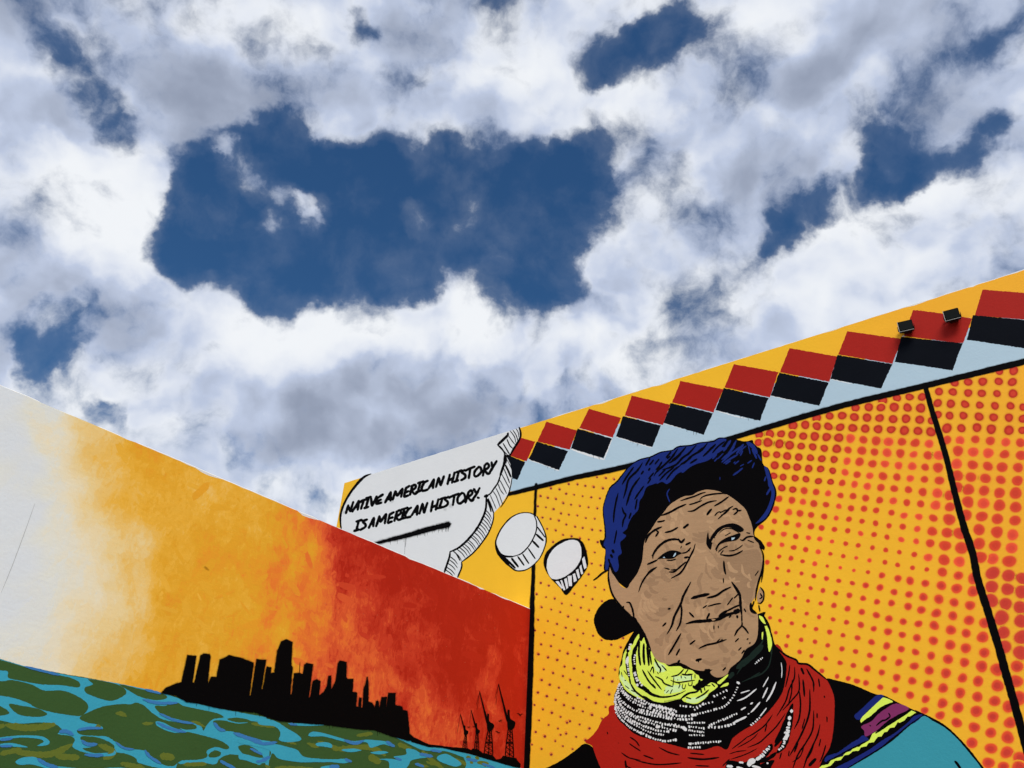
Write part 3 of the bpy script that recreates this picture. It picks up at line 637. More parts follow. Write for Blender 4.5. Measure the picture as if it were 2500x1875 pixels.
def dot_mesh(x, y, r, style):
    """sprayed dot: solid core, soft rim, in its own paint colours (vertex colours carry colour and cover)"""
    n = 18; ph = random.random() * 6.28; el = random.uniform(.86, 1.0); ro = random.uniform(-.5, .5)
    k2, k3 = random.uniform(0, .07), random.uniform(0, .05)
    ca, cb = style
    ox, oy = random.uniform(-.22, .22) * r, random.uniform(-.18, .22) * r
    V, C, F = [], [], []
    DOTZ[0] += 3.5e-7; zz = DOTZ[0]
    def put(px, py, c, a):
        s, h = RW.at(px, py); V.append((s, -zz, h)); C.append((*c, a))
    put(x + ox, y + oy, ca, 1)
    here = coat_col(*RW.at(x, y))
    mix = lambda f: tuple(p + (q - p) * f for p, q in zip(cb, here))
    rings = ((0.42, ca, 1), (0.60, tuple((p + q) / 2 for p, q in zip(ca, cb)), 1), (0.90, cb, 1), (1.0, mix(.42), 1), (1.12, mix(.74), 1), (1.22 if r > 13 else 1.42, mix(1), 1))
    for f, c, a in rings:
        off = max(0, 1 - f * 1.1)
        for i in range(n):
            t = 2 * math.pi * i / n; k = 1 + k2 * math.sin(2 * t + ph) + k3 * math.sin(3 * t + 2 * ph)
            u, v = f * r * k * math.cos(t), f * r * k * el * math.sin(t)
            put(x + ox * off + u * math.cos(ro) - v * math.sin(ro), y + oy * off + u * math.sin(ro) + v * math.cos(ro), c, a)
    for i in range(n):
        j = (i + 1) % n; F.append((0, 1 + j, 1 + i))
        for g in range(len(rings) - 1):
            a, b = 1 + g * n, 1 + (g + 1) * n; F.append((a + i, a + j, b + j, b + i))
    F = [f[::-1] for f in F]
    return V, F, C
dots = []
for x, y in (tuple(map(float, t.split(','))) for t in HD.split()):
    r = 37 if y < 650 else 37 - (y - 650) / 950 * 19 * max(0, 1 - x / 1500) ** 0.55
    if y > 520 and x > 1250: r += min(15, (y - 520) / 900 * 17) * min(1, (x - 1250) / 250 + .3)
    if y > 900 and 500 < x < 1250: r -= (y - 900) / 700 * 7
    if y < 540 and x > 1300: r -= 1
    X, Y = 1850 + x / 3.0169, 850 + y / 3.0169
    if y < 640 or (x < 620 and y < 1050): st = (kl(196, 60, 40), kl(170, 36, 26))       # dark ring, lighter heart
    elif random.random() < .25: st = (kl(212, 70, 50), kl(226, 84, 50))
    else: st = (kl(196, 60, 40), kl(208, 70, 40))
    dots.append((X, Y, r / 3.0169 * random.uniform(.8, .97), st))
for x, y in (tuple(map(float, t.split(','))) for t in GD.split()):
    r = 17 + (max(0, x) / 1900) ** 1.5 * 40
    if x > 1700 and y < 800: r = 58
    X, Y = 1880 + x / 3.1597, 1350 + y / 3.1597
    st = (kl(188, 56, 44), kl(216, 76, 42)) if x > 700 else (kl(190, 58, 44), kl(210, 76, 44))
    if x > 1680 and y < 850: st = (kl(186, 56, 44), kl(196, 64, 44))
    dots.append((X, Y, r / 3.1597 * random.uniform(.82, 1.0), st))
rx = random.Random(21)
for a_ in range(7):                                     # the panel's dots carry on past the right edge of the picture
    for b_ in range(17):
        if RW.at(2500 + 45 * a_, 900)[0] < TX1 - .4:
            dots.append((2542 + a_ * 41 + rx.uniform(-3, 3), 925 + a_ * 6 + b_ * 36 + b_ * b_ * .25 + rx.uniform(-3, 3), 14 + b_ * .35, (kl(188, 56, 42), kl(204, 68, 42))))
lim = [i for i, d in sorted(enumerate(dots), key=lambda t: -t[1][2])]
lim = [i for i in lim if dots[i][0] < 2505] + [i for i in lim if dots[i][0] >= 2505]
rank = {i: k for k, i in enumerate(lim)}
JV, JF, JC = [], [], []
def join(V, F, C):
    n = len(JV); JV.extend(V); JC.extend(C); JF.extend([tuple(n + k for k in f) for f in F])
for i, (x, y, r, st) in enumerate(dots):
    V, F, C = dot_mesh(x, y, r, st)
    if rank[i] < 290: link('halftone_dot', V, F, M['dots'], tall, C)
    else: join(V, F, C)
for x, y in (tuple(map(float, t.split(','))) for t in ID.split()):
    X, Y = 1260 + x / 2.2867, 1150 + y / 2.2867
    r = random.uniform(2.5, 3.3) if y < 1000 else random.uniform(2.7, 3.9)
    join(*dot_mesh(X - random.uniform(.2, 1.2), Y - random.uniform(.3, 1.6), r * 1.25, (kl(206, 88, 44), kl(216, 110, 48))))
    n0 = len(JV); V, F, C = dot_mesh(X, Y, r * .9, (kl(122, 34, 50), kl(146, 46, 46)))
    join([(a, b - .00002, c) for a, b, c in V], F, C)
o = link('halftone_dots', JV, JF, M['dots'], tall, JC); o['kind'] = 'stuff'

# ---- portrait
por = R(3.4)
por.poly('A 380,1530 330,1510 335,1400 345,1290 312,1270 285,1190 330,1180 335,1060 315,880 335,760 390,620 470,545 590,400 700,320 830,283 940,233 1060,213 1130,173 1260,158 1370,130 1500,120 1550,88 1600,78 1650,95 1720,85 1790,110 1860,122 1935,108 1945,140 1985,180 2030,215 2050,370 2110,420 2160,570 2192,650 2187,740 2140,880 2080,970 1975,1060 1960,1150 2030,1200 2062,1290 1900,1300 1000,1500 640,1650 600,1720 480,1640', amp=0.8)
por.poly('B 310,355 250,370 190,430 160,500 165,560 195,630 250,668 320,672 390,645 470,605 530,600 520,500 480,480 420,440 340,390', amp=1.0)
por.poly('I 390,1522 330,1560 260,1610 180,1652 60,1700 -60,1780 -110,3200 1400,3200 700,1700 470,1570', amp=0.8)
por.poly('G 425,975 520,985 650,1020 800,1085 880,1100 1000,1160 1120,1215 1250,1275 1350,1335 1450,1425 1550,1535 1650,1660 1800,1900 1990,2300 2250,3790 -1200,3790 -1200,1850 -400,1659 200,1350 380,1100', amp=0.7)
portrait = por.build('portrait', 'black', tall)
sc = R(4.1)
sc.poly('B 325,1175 270,1245 220,1290 190,1350 140,1415 92,1457 145,1490 170,1560 210,1659 330,1960 800,2100 S 1990,1990 G 380,1659 460,1500 490,1350 497,1140 470,1040 430,972 340,895 290,858 222,850 200,822 120,785 35,712 B 1400,1000 800,1300', amp=0.7)
scarf = sc.build('scarf', 'scarf', portrait)
nk = R(4.5); nk.wide = 1.3
nk.poly('B 1430,468 1475,490 1515,560 1555,705 1605,780 1642,840 1644,900 1632,1000 1600,1100 1500,1230 1400,1315 1300,1375 1230,1430 1183,1515 1110,1490 1000,1520 880,1510 760,1480 600,1440 480,1400 400,1335 340,1275 318,1180 318,1090 358,1000 348,930 370,820 395,730 480,590 560,560 900,700', amp=0.8)
# scarf folds
nk.strokes("""w11 875,600 862,700 830,830; w13 925,620 920,740 870,850 830,980 740,1130; w12 965,690 970,860 900,960 800,1070; w14 970,860 985,1000 970,1150 920,1260; w16 1080,850 1080,1050 1050,1180 1000,1300 950,1400 870,1540; w14 1120,1070 1110,1260 1040,1400 960,1520 900,1680; w14 1185,1210 1160,1320 1110,1430 1050,1560 1010,1680; w12 1245,1420 1210,1540 1180,1600; w16 1010,750 1020,850 1025,930; w14 1045,640 1110,760 1120,830 1120,880; w18 990,630 1020,700; w12 1170,740 1182,830; w10 1225,915 1235,942; w10 1255,1130 1258,1190; w12 1155,1095 1155,1150; w10 1192,1360 1175,1440; w28 1145,1560 1070,1640; w12 700,1110 620,1220 530,1290 430,1350; w12 830,1100 740,1230 640,1330 560,1400 440,1450; w9 450,1330 380,1390 280,1465; w9 550,1300 480,1370 340,1450; w9 540,1460 420,1520 270,1570; w9 255,1515 340,1490 430,1480; w11 900,750 890,900 860,1000; w10 1030,1150 1000,1260; w22 830,1160 780,1290 720,1400; w40 905,1000 870,1100 830,1220 790,1330 720,1440; w52 898,1050 872,1180 850,1300 812,1420 745,1505; w30 740,1500 660,1560 560,1600; w14 960,1400 920,1500; w14 1120,1420 1090,1500 1040,1580; w10 1020,1440 980,1540 900,1600; w10 870,1480 860,1540; w10 640,1210 620,1290; w12 770,1570 790,1500""", 'M', taper=.2)
nk.poly('M 245,1585 400,1600 520,1550 600,1500 640,1440 690,1410 700,1460 640,1540 570,1620 640,1590 720,1580 690,1640 620,1800 500,1900 260,1900 215,1700', amp=1.0)
nk.strokes("""w9 435,1420 480,1450 510,1492; w8 370,1540 430,1580 520,1600; w8 400,1640 460,1670; w8 430,1470 520,1530; w9 660,1500 740,1540 820,1560; w12 880,1580 1000,1592 1125,1578; w9 480,1600 640,1632 835,1620; w8 940,1640 1050,1645; w8 1205,1590 1150,1645; w10 345,1465 352,1468; w12 400,1600 408,1660; w7 260,1380 266,1400; w9 540,1560 620,1590; w8 900,1545 1010,1555""", 'B', taper=.25)
nk.strokes('w12 35,715 120,788 200,824 222,852 290,860 340,897 432,972', 'G', taper=.6)
nk.build('collar_and_folds', 'black', portrait)
gs = R(5.2)
gs.strokes('w16 600,260 590,370 470,500 330,700; w14 690,480 660,610 590,690 470,740 380,780; w40 300,680 250,740; w60 330,640 480,520 600,400; w16 690,420 685,500; w14 570,680 470,740', 'M', taper=.2)
gs.build('collar_sheen', 'darkgreen', portrait)
bn = R(5.5)
bn.poly('L 590,60 520,150 470,260 440,235 395,285 330,390 300,480 290,600 240,680 250,760 228,830 270,930 330,1040 420,1120 520,1180 640,1232 690,1235 660,1170 730,1190 850,1262 1000,1292 1150,1272 1340,1225 1400,1275 1580,1318 1700,1280 1820,1180 1850,1130 1960,1050 2010,990 1900,930 1790,1000 1700,1040 1600,1000 1660,930 1740,880 1690,860 1660,800 1610,775 1550,715 1390,680 1330,640 1130,640 1060,590 960,560 870,480 800,330 775,300 720,240 680,120 640,190 600,170', amp=0.6)
bn.poly('L 2000,930 2060,880 2190,785 2180,830 2050,960', amp=.3); bn.poly('L 2055,1020 2120,960 2205,935 2190,985 2100,1010', amp=.3)
bn.poly('M 560,95 580,100 605,125 630,185 610,180 570,135'); bn.poly('M 620,205 640,200 670,270 692,370 685,430 665,470 652,420 640,300'); bn.poly('M 588,270 602,262 600,320 590,345')
bn.build_each('bandana', 'lime', portrait)
bp_ = R(6.3)
bp_.poly('L 280,780 330,860 400,930 470,1010 520,1090 600,1170 560,1185 440,1110 340,1010 290,920 250,850'); bp_.poly('L 1210,830 1520,810 1540,880 1330,905 1230,890'); bp_.poly('L 1100,1000 1350,980 1360,1080 1200,1120 1050,1130 1060,1060'); bp_.poly('L 1480,1220 1700,1180 1830,1140 1760,1220 1600,1300 1440,1275'); bp_.poly('L 870,560 1000,600 1060,650 1050,740 900,720')
bp_.build_each('bandana_highlight', 'limepale', portrait)
bl = R(6.9); bl.strip = True
bl.stroke('L 610,120,20 560,240,40 500,420,62 505,640,58 525,800,62 580,960,64 690,1040,56 800,1130,44 900,1172,36 1030,1195,26 1200,1172,24 1350,1120,18 1430,1078,12', taper=.6, amp=.8)
bl.strokes("""w30 600,180 590,400 618,625; w34 680,230 675,420 690,615; w34 740,230 755,450 772,630; w22 780,330 800,500 818,610; w44 415,260 385,390; w40 385,390 372,500 390,700 420,850; w22 420,850 440,960; w26 440,950 520,1080 640,1180 720,1240; w24 650,700 750,880 830,980 895,1040; w30 820,960 890,1035; w20 745,720 850,870 1000,1062; w22 885,820 1000,880 1050,950 1205,1010; w24 870,500 930,620 980,690 965,760; w17 1000,620 1090,720; w18 790,750 840,650 858,770; w20 1170,825 1300,790 1400,690; w18 1160,890 1280,932 1440,912 1600,890; w24 1360,780 1450,795 1560,780; w28 1340,1230 1480,1130 1620,1100 1700,1040; w20 1435,1195 1530,1228; w22 1615,1222 1760,1140 1850,1060; w13 1222,830 1200,1010; w13 1535,790 1538,890; w13 1600,780 1600,860; w14 1300,950 1330,960 1305,1040; w13 1385,950 1370,1020 1410,1045 1435,960; w14 1480,930 1490,985 1540,980 1550,900; w14 1410,830 1440,860; w12 1350,800 1355,860; w10 1290,870 1290,900; w12 275,740 290,830; w12 320,710 375,795; w16 330,890 360,900; w13 340,985 420,1045; w12 1040,1090 1065,1065; w12 1080,1120 1130,1070; w12 1150,1140 1195,1050; w12 1085,870 1110,820; w14 920,745 945,780; w40 1560,990 1620,1040 1690,1050; w24 1700,1040 1720,1120; w16 1760,1000 1780,1080; w14 1800,990 1880,990; w16 1900,950 1960,1010; w30 1690,880 1660,960; w16 1420,780 1480,690; w14 450,1070 520,1100""", 'L', taper=.35)
for q in range(15):
    x = 1050 + q * 22; bl.stroke([(1480 + x / 7.373, 1540 + (1285 - q * 3) / 7.373, 1.4), (1480 + (x + 4) / 7.373, 1540 + (1255 - q * 3) / 7.373, .5)], amp=.1)
bl.build('bandana_folds', 'black', portrait)
bd = R(7.5)
bd.beads('L 520,430 505,520 520,610', 'L', 5, 32); bd.beads('L 515,740 540,850 600,930 660,990', 'L', 6, 44); bd.beads('L 390,480 385,560', 'L', 2, 50, aspect=1.6); bd.beads('L 385,600 400,720 420,820', 'L', 6, 30); bd.beads('L 440,240 425,300 420,350', 'L', 3, 36); bd.beads('L 560,960 580,1000', 'L', 2, 40)
ROWS = """360,1005 330,1090 325,1180 345,1250 420,1330 520,1390|34|15
520,1385 580,1415 640,1440 720,1450 800,1438|15|18
370,1030 400,1085 470,1130 560,1170|14|15
345,1060 365,1130 430,1190 520,1230 640,1258 760,1280|25|16
338,1110 380,1190 470,1250 600,1292 720,1325 840,1345|29|16
345,1185 420,1270 520,1325 640,1368 740,1380|24|16
490,1115 560,1150 640,1185 760,1208|15|16
360,1045 420,1120 500,1170 600,1205|15|14
600,1170 700,1195 800,1222|10|20
500,1205 620,1232 720,1262 840,1285 920,1280|20|18
620,1212 760,1245 860,1262 950,1245|14|20
640,1190 700,1215 790,1245|7|18
950,1242 1000,1232 1080,1210 1170,1180 1230,1110 1270,1030|19|14
820,1178 940,1188 1010,1165 1080,1150|11|14
930,1215 985,1180 1010,1160|4|16
880,1312 1015,1310|8|14
890,1340 1010,1352|7|16
890,1368 1010,1385|8|14
895,1405 1015,1408|7|12
890,1472 990,1465 1140,1455|14|15
885,1503 980,1500|6|14
1050,1332 1120,1300 1200,1268 1265,1238|13|14
1040,1345 1120,1342 1200,1332 1250,1308|9|20
560,1300 640,1330 720,1355 800,1372|12|16
420,1290 500,1340 600,1385 700,1405|16|14
400,1225 470,1270 560,1310|10|13
680,1330 760,1320 820,1335|6|16
1370,1330 1400,1305 1440,1268|5|16
1400,858 1430,830 1465,805|5|12
1080,1110 1130,1085 1190,1055|5|16
1150,1125 1175,1110|2|12
330,1100 335,1180 380,1260 460,1320|17|12
350,1150 400,1220 500,1275|12|12"""
for l in ROWS.split('\n'):
    a, n, s = l.split('|'); bd.beads('B ' + a, 'B', int(n), float(s))
bd.strokes('w16 1240,1308 1290,1285 1338,1262; w13 1368,1232 1400,1200 1442,1150; w11 1292,1212 1332,1190; w12 1365,1168 1386,1154; w10 1440,1262 1492,1195; w11 1262,1142 1330,1115 1415,1048; w9 1290,1082 1362,1060; w11 1460,1122 1500,1038; w13 1488,1148 1530,1080 1565,995; w8 1463,1035 1507,958; w7 1603,845 1610,900 1606,965; w16 1260,995 1285,1010; w10 1345,1245 1360,1238; w22 635,1345 670,1340; w26 840,1340 875,1370; w20 590,1175 600,1200', 'B', taper=.15)
bd.strokes('w30 895,1062 893,1090; w34 876,1130 870,1165; w30 870,1185 868,1225', 'M', taper=.5)
bd.beads('M 866,1245 850,1300 832,1370', 'M', 6, 38, aspect=.6); bd.beads('M 822,1385 800,1440 765,1480', 'M', 5, 26)
bd.beads('M 668,1435 620,1500 580,1545', 'M', 6, 34, aspect=.5); bd.strokes('w34 580,1545 530,1575; w60 520,1580 470,1600 460,1640; w28 230,1640 290,1645; w20 355,1600 400,1605; w22 640,1605 655,1615; w24 490,1640 540,1650 580,1665; w24 330,1650 400,1670', 'M', taper=.4)
bd.build('beads', 'white', portrait, kind='stuff')
sl = R(4.3)
sl.poly('G 1190,1258 1250,1292 1350,1350 1450,1440 1560,1570 1635,1668 1780,1900 1960,2300 2220,3790 300,3790 250,2400 300,1900 600,1659 720,1590 850,1510 960,1430 1060,1340 1120,1300', amp=0.6)
sl.build('sleeve', 'teal', portrait)
st = R(4.8)
st.poly('G 820,1100 875,1112 760,1212 690,1287 648,1258 700,1210', amp=1.0); st.poly('G 420,1605 440,1568 520,1540 580,1500 620,1470 680,1435 720,1408 762,1448 700,1480 640,1520 560,1560 500,1592 430,1614', amp=1.4)
st.poly('G 1185,1245 1130,1300 1060,1340 950,1420 850,1500 720,1580 590,1662 470,1720 380,1720 500,1659 600,1610 760,1520 860,1450 960,1390 1060,1310 1110,1260', amp=1.0)
st.build_each('blue_trim', 'strapblue', portrait)
st = R(5.1)
st.poly('G 858,1128 880,1115 948,1150 860,1190 790,1250 720,1312 698,1302 708,1270 790,1190', amp=.6)
st.poly('G 1090,1215 1128,1230 1080,1262 1060,1262 1040,1290 1000,1310 985,1305 960,1345 925,1350 905,1378 880,1385 860,1415 830,1420 800,1460 760,1465 745,1490 700,1500 685,1525 640,1530 610,1555 575,1560 545,1598 500,1605 470,1640 395,1668 330,1700 400,1640 450,1630 470,1600 520,1580 560,1570 580,1540 620,1530 650,1500 690,1495 720,1465 770,1440 790,1395 850,1360 900,1330 1000,1270', smooth=False, amp=.6)
st.build_each('lime_trim', 'lime', portrait)
st = R(5.1)
st.poly('G 940,1172 1000,1165 1072,1202 980,1252 900,1302 820,1372 738,1415 725,1370 703,1338 780,1300 840,1240', amp=.8)
st.build('purple_trim', 'purple', portrait)
st = R(5.6)
st.strokes('w22 700,1320 790,1260 860,1200 950,1155; w18 740,1310 800,1270; w20 815,1390 900,1330 980,1280 1090,1210; w14 820,1332 865,1295 890,1290 925,1262 915,1235; w20 770,1330 776,1336; w14 440,1610 520,1570 620,1515 760,1445; w22 480,1650 560,1610 680,1545 780,1490 860,1430 960,1360 1060,1290 1110,1250; w13 590,1665 720,1588 850,1508 960,1428 1062,1338 1185,1250; w20 1425,1605 1450,1635 1480,1680; w14 1120,1215 1250,1278 1350,1338 1450,1428 1550,1540 1650,1668', 'G', taper=.4, amp=.6)
st.build('trim_outline', 'black', portrait)
fc = R(5.0)
FACE_S = 'A 1430,645 1540,655 1620,680 1690,715 1790,790 1860,860 1900,950 1930,1040 1948,1140 1985,1190 2010,1260 2038,1360 2043,1500 2028,1620 B 1452,170 1430,230 1410,290 1402,340 1372,390 1378,440 1420,470 1425,560 1420,640 1395,700 1330,745 1290,820 1210,890 1190,930 1150,955 1105,960 1068,940 1056,915 1075,900 1000,910 920,895 850,858 780,862 700,855 640,820 600,760 580,690 555,640 510,560 480,500 440,482 385,437 340,387 305,330 283,270 274,200 278,130 285,103 300,150 340,215 372,258 415,272 436,237 A 640,1620 690,1550 720,1480 745,1400 755,1300 765,1220 800,1130 850,1060 900,980 960,910 1040,810 1110,760 1200,715 1280,705 1340,670'
fc.poly(FACE_S, amp=0.6)
fc.poly('B 1440,268 1464,300 1464,350 1442,384 1424,380 1416,335', amp=.2)
fc.build_each('face', 'tan', portrait)
FACE = spline([t[:2] for t in pts(FACE_S)], True, 6)
def inside(x, y, poly):
    c = False; n = len(poly)
    for i in range(n):
        (a, b), (u, v) = poly[i], poly[i - 1]
        if (b > y) != (v > y) and x < (u - a) * (y - b) / (v - b) + a: c = not c
    return c
fd = R(5.5)
CHEEK = [t[:2] for t in pts('A 1440,1270 1500,1330 1600,1375 1830,1310 1980,1290 2030,1400 2020,1560 B 1400,250 1370,390 1320,385 1295,330 1250,240 1190,200 1160,120 1080,30')]
fd.fill(rough(spline(CHEEK, True, 3), 1.5), skirt=0)
rnd = random.Random(5)
def marks(sh, n, wmin, wmax, a, keep=None):
    k = 0
    while k < n:
        x, y = rnd.uniform(1480, 1870), rnd.uniform(1190, 1660)
        ang = noise.noise((x * .012, y * .012, 3.3)) * 3.4 + .9; ln = rnd.uniform(12, 46); w = rnd.uniform(wmin, wmax)
        dx, dy = math.cos(ang) * ln, math.sin(ang) * ln; bx, by = -dy * .18, dx * .18
        P_ = [(x - dx / 2, y - dy / 2), (x + bx, y + by), (x + dx / 2, y + dy / 2)]
        q = [(u + e * w, v + g * w) for u, v in P_ for e, g in ((1, 0), (-1, 0), (0, 1), (0, -1))]
        k += 1
        if not all(inside(u, v, FACE) for u, v in q): continue
        if keep and not keep(x, y): continue
        c = spline(P_, False, 4); L_, R_ = [], []
        for i in range(len(c)):
            f = .55 + .45 * math.sin(math.pi * (i + .5) / len(c))
            nx, ny = -dy / ln * w / 2 * f, dx / ln * w / 2 * f
            L_.append((c[i][0] + nx, c[i][1] + ny)); R_.append((c[i][0] - nx, c[i][1] - ny))
        sh.fill(rough(L_ + R_[::-1], 1.6, f=.3))
dark_side = lambda x, y: noise.noise((x * .011, y * .011, 8.2)) > .02 or (x > 1660 and y > 1520)
light_side = lambda x, y: noise.noise((x * .011, y * .011, 8.2)) < .08
marks(fd, 230, 6, 15, .55, dark_side)
fd.build('dark_brush_marks', 'tandark', portrait, kind='stuff')
fe = R(5.5 + .06 * 3)
fe.z = fd.z + .00003
marks(fe, 240, 5, 13, .5, light_side)
fe.build('light_brush_marks', 'tanlight', portrait, kind='stuff')
# hair
hb = R(4.7)
hb.poly('A 345,1500 350,1290 325,1240 350,1160 348,1060 328,880 346,760 402,630 482,555 602,405 712,330 842,295 952,245 1072,225 1142,187 1272,172 1382,142 1512,132 1560,100 1610,92 1655,105 1600,180 1650,190 1560,250 1450,330 1320,370 1200,440 1110,480 1020,580 960,560 880,580 790,620 755,705 715,770 700,860 640,930 600,1000 575,1070 530,1110 570,1140 540,1180 508,1210 510,1270 522,1330 482,1370 490,1480 468,1530 440,1520 395,1420 372,1520', amp=0.8)
hb.poly('A 2062,392 2102,422 2142,560 2172,650 2168,740 2125,870 2062,962 1968,1012 2030,940 2090,850 2130,740 2138,660 2105,600 2098,540 2080,480', amp=.5)
hb.strokes("""w26 1700,108 1660,170 1620,230; w24 1760,112 1690,240 1600,320; w20 1820,170 1740,230 1650,290; w40 1870,135 1940,180 1985,260; w24 1840,150 1760,260; w18 1700,260 1600,350; w20 1780,262 1680,320 1620,362; w16 1830,222 1802,280; w22 1930,200 1980,310; w14 1930,325 1880,360; w14 1955,350 1930,412; w10 1842,368 1800,392; w18 1550,260 1500,312; w18 1482,268 1420,332; w16 1380,320 1310,370; w18 1245,400 1170,462; w16 1300,350 1230,412; w18 1830,408 1780,450 1722,490; w14 1040,635 1012,690 1042,780; w16 2080,500 2062,552; w22 2135,620 2110,660 2085,702; w14 1660,190 1620,230; w14 1740,180 1700,230; w16 1990,260 2030,330; w14 1870,170 1830,200 1790,260; w14 1560,300 1520,340; w12 1620,250 1560,310; w16 1700,330 1640,370; w14 1790,330 1740,370; w14 1150,440 1060,520; w14 1100,490 1030,570; w14 980,520 900,580; w12 1890,170 1910,260; w12 1730,360 1750,340; w8 1583,505 1583,540""", 'A', taper=.15)
hair = hb.build('hair', 'hairblue', portrait)
hs = R(11.2); hs.strip = True
hs.strokes("""w15 655,395 580,500 525,590; w17 750,350 690,440 600,530 570,640 540,740; w17 720,510 640,620 600,720 572,820; w14 765,600 700,690 660,752; w15 485,680 460,780 440,900 435,1000; w15 525,830 545,890 566,920 540,980 530,1050; w13 470,1080 455,1160 440,1230; w15 830,300 780,385; w14 870,320 820,380; w13 930,310 880,370; w14 960,340 900,440; w15 1060,230 1000,300; w16 1130,200 1060,300 980,380 900,450 870,500; w15 1220,180 1140,270 1060,330; w16 1330,160 1250,250 1180,300 1100,380 960,430; w16 1450,140 1380,220 1280,280 1190,370; w16 1540,150 1460,230 1400,285; w13 1640,120 1560,180 1500,250; w15 1160,380 1080,440 1000,540; w14 1090,400 1000,470 930,545; w16 830,408 810,440; w13 870,460 810,530; w14 690,740 668,860; w14 625,890 600,960; w13 1000,420 920,500; w14 1280,290 1210,340 1150,380; w13 1170,250 1110,310 1030,360; w14 1400,190 1340,240; w13 1500,180 1430,260; w20 420,1290 440,1330; w18 400,1340 425,1380; w14 380,1390 395,1440; w14 760,440 730,480; w13 940,380 890,430; w12 1050,280 1010,310; w14 1340,310 1260,360; w12 840,520 800,580""", 'A', taper=.15)
hs.strokes('w10 155,210 185,190 225,155 272,130; w14 272,118 276,128', 'B', taper=.4, skirt=1.0, a0=.3)
hs.poly('A 460,1560 430,1560 395,1480 400,1440 440,1530 480,1600 500,1640', amp=.4)
hs.build('hair_strands', 'black', portrait)
# drawn lines of the face
fl = R(10.5); fl.strip = True; fl.bold = 1.22
fl.strokes("""w14 1155,765 1230,740 1310,715 1380,685 1432,672; w15 1365,755 1400,720 1480,697 1600,684 1650,690; w14 1250,806 1310,790 1390,760; w19 945,925 1040,890 1130,840 1222,800; w16 1235,878 1300,870 1380,820 1460,780 1548,762; w16 1520,822 1570,795 1610,770 1680,718; w15 905,992 960,985 992,975; w20 1440,922 1470,880 1497,850; w12 1525,928 1560,890 1592,880; w14 1562,962 1620,910 1680,850 1728,820; w11 1580,897 1655,858; w11 1592,918 1640,902 1692,850; w16 1720,860 1760,848 1782,870 1818,865; w15 1730,916 1772,880 1760,850; w20 778,1218 810,1140 880,1080 958,1045; w16 888,1152 925,1095; w14 895,1080 925,1112; w17 988,1107 1060,1090 1132,1050; w20 1185,1062 1248,1014;
w22 860,1392 865,1340 920,1260 1000,1200 1080,1180 1140,1188 1165,1210; w20 1130,1170 1165,1212 1205,1172; w14 845,1360 870,1340; w17 795,1452 850,1430 912,1400; w13 1165,1330 1220,1320 1272,1268; w12 1008,1405 1060,1407 1112,1392; w17 1317,1228 1300,1290 1270,1350 1230,1430 1160,1540 1055,1602; w16 1030,1532 1090,1530 1150,1480 1222,1420; w12 983,1488 1042,1506; w12 1050,1512 1130,1500 1192,1440; w13 738,1665 780,1590 830,1520 905,1478; w18 1210,1242 1268,1213; w9 1158,1282 1172,1250; w18 1195,1380 1250,1370; w12 1225,1310 1260,1300;
w8 1570,1122 1610,1082 1660,1062 1720,1070 1792,1112; w17 1800,1180 1830,1192 1870,1160 1910,1150 1948,1150; w10 1868,1108 1912,1116; w10 1680,1305 1730,1302 1790,1272 1832,1238; w16 1588,1346 1680,1357 1760,1340 1832,1300; w10 1562,1322 1610,1280 1672,1250; w9 1588,1342 1622,1298; w10 1880,1188 1952,1216; w8 1638,1142 1702,1108; w12 1550,1290 1545,1310; w16 1625,1415 1630,1490 1648,1562; w11 1620,1598 1622,1652; w26 1950,1150 1990,1190 2045,1255 2060,1295; w15 2010,1260 2050,1345 2050,1500 2030,1645; w9 1962,1575 2002,1518; w14 1840,1080 1790,1100""", 'A', taper=.2)
fl.poly('A 905,1397 930,1370 980,1330 1040,1303 1110,1303 1172,1330 1130,1352 1090,1382 1040,1392 960,1388', amp=.3)
fl.poly('A 1480,1170 1500,1130 1560,1060 1640,1020 1720,1008 1790,1028 1843,1076 1790,1102 1740,1075 1680,1050 1620,1062 1560,1112 1520,1162', amp=.4)
fl.poly('A 1455,1103 1438,1180 1440,1240 1482,1292 1500,1230 1532,1160 1500,1143 1470,1178', amp=.4)
fl.poly('A 1530,1292 1570,1220 1640,1170 1720,1138 1802,1113 1800,1152 1760,1190 1700,1202 1640,1212 1580,1242 1550,1292', amp=.3)
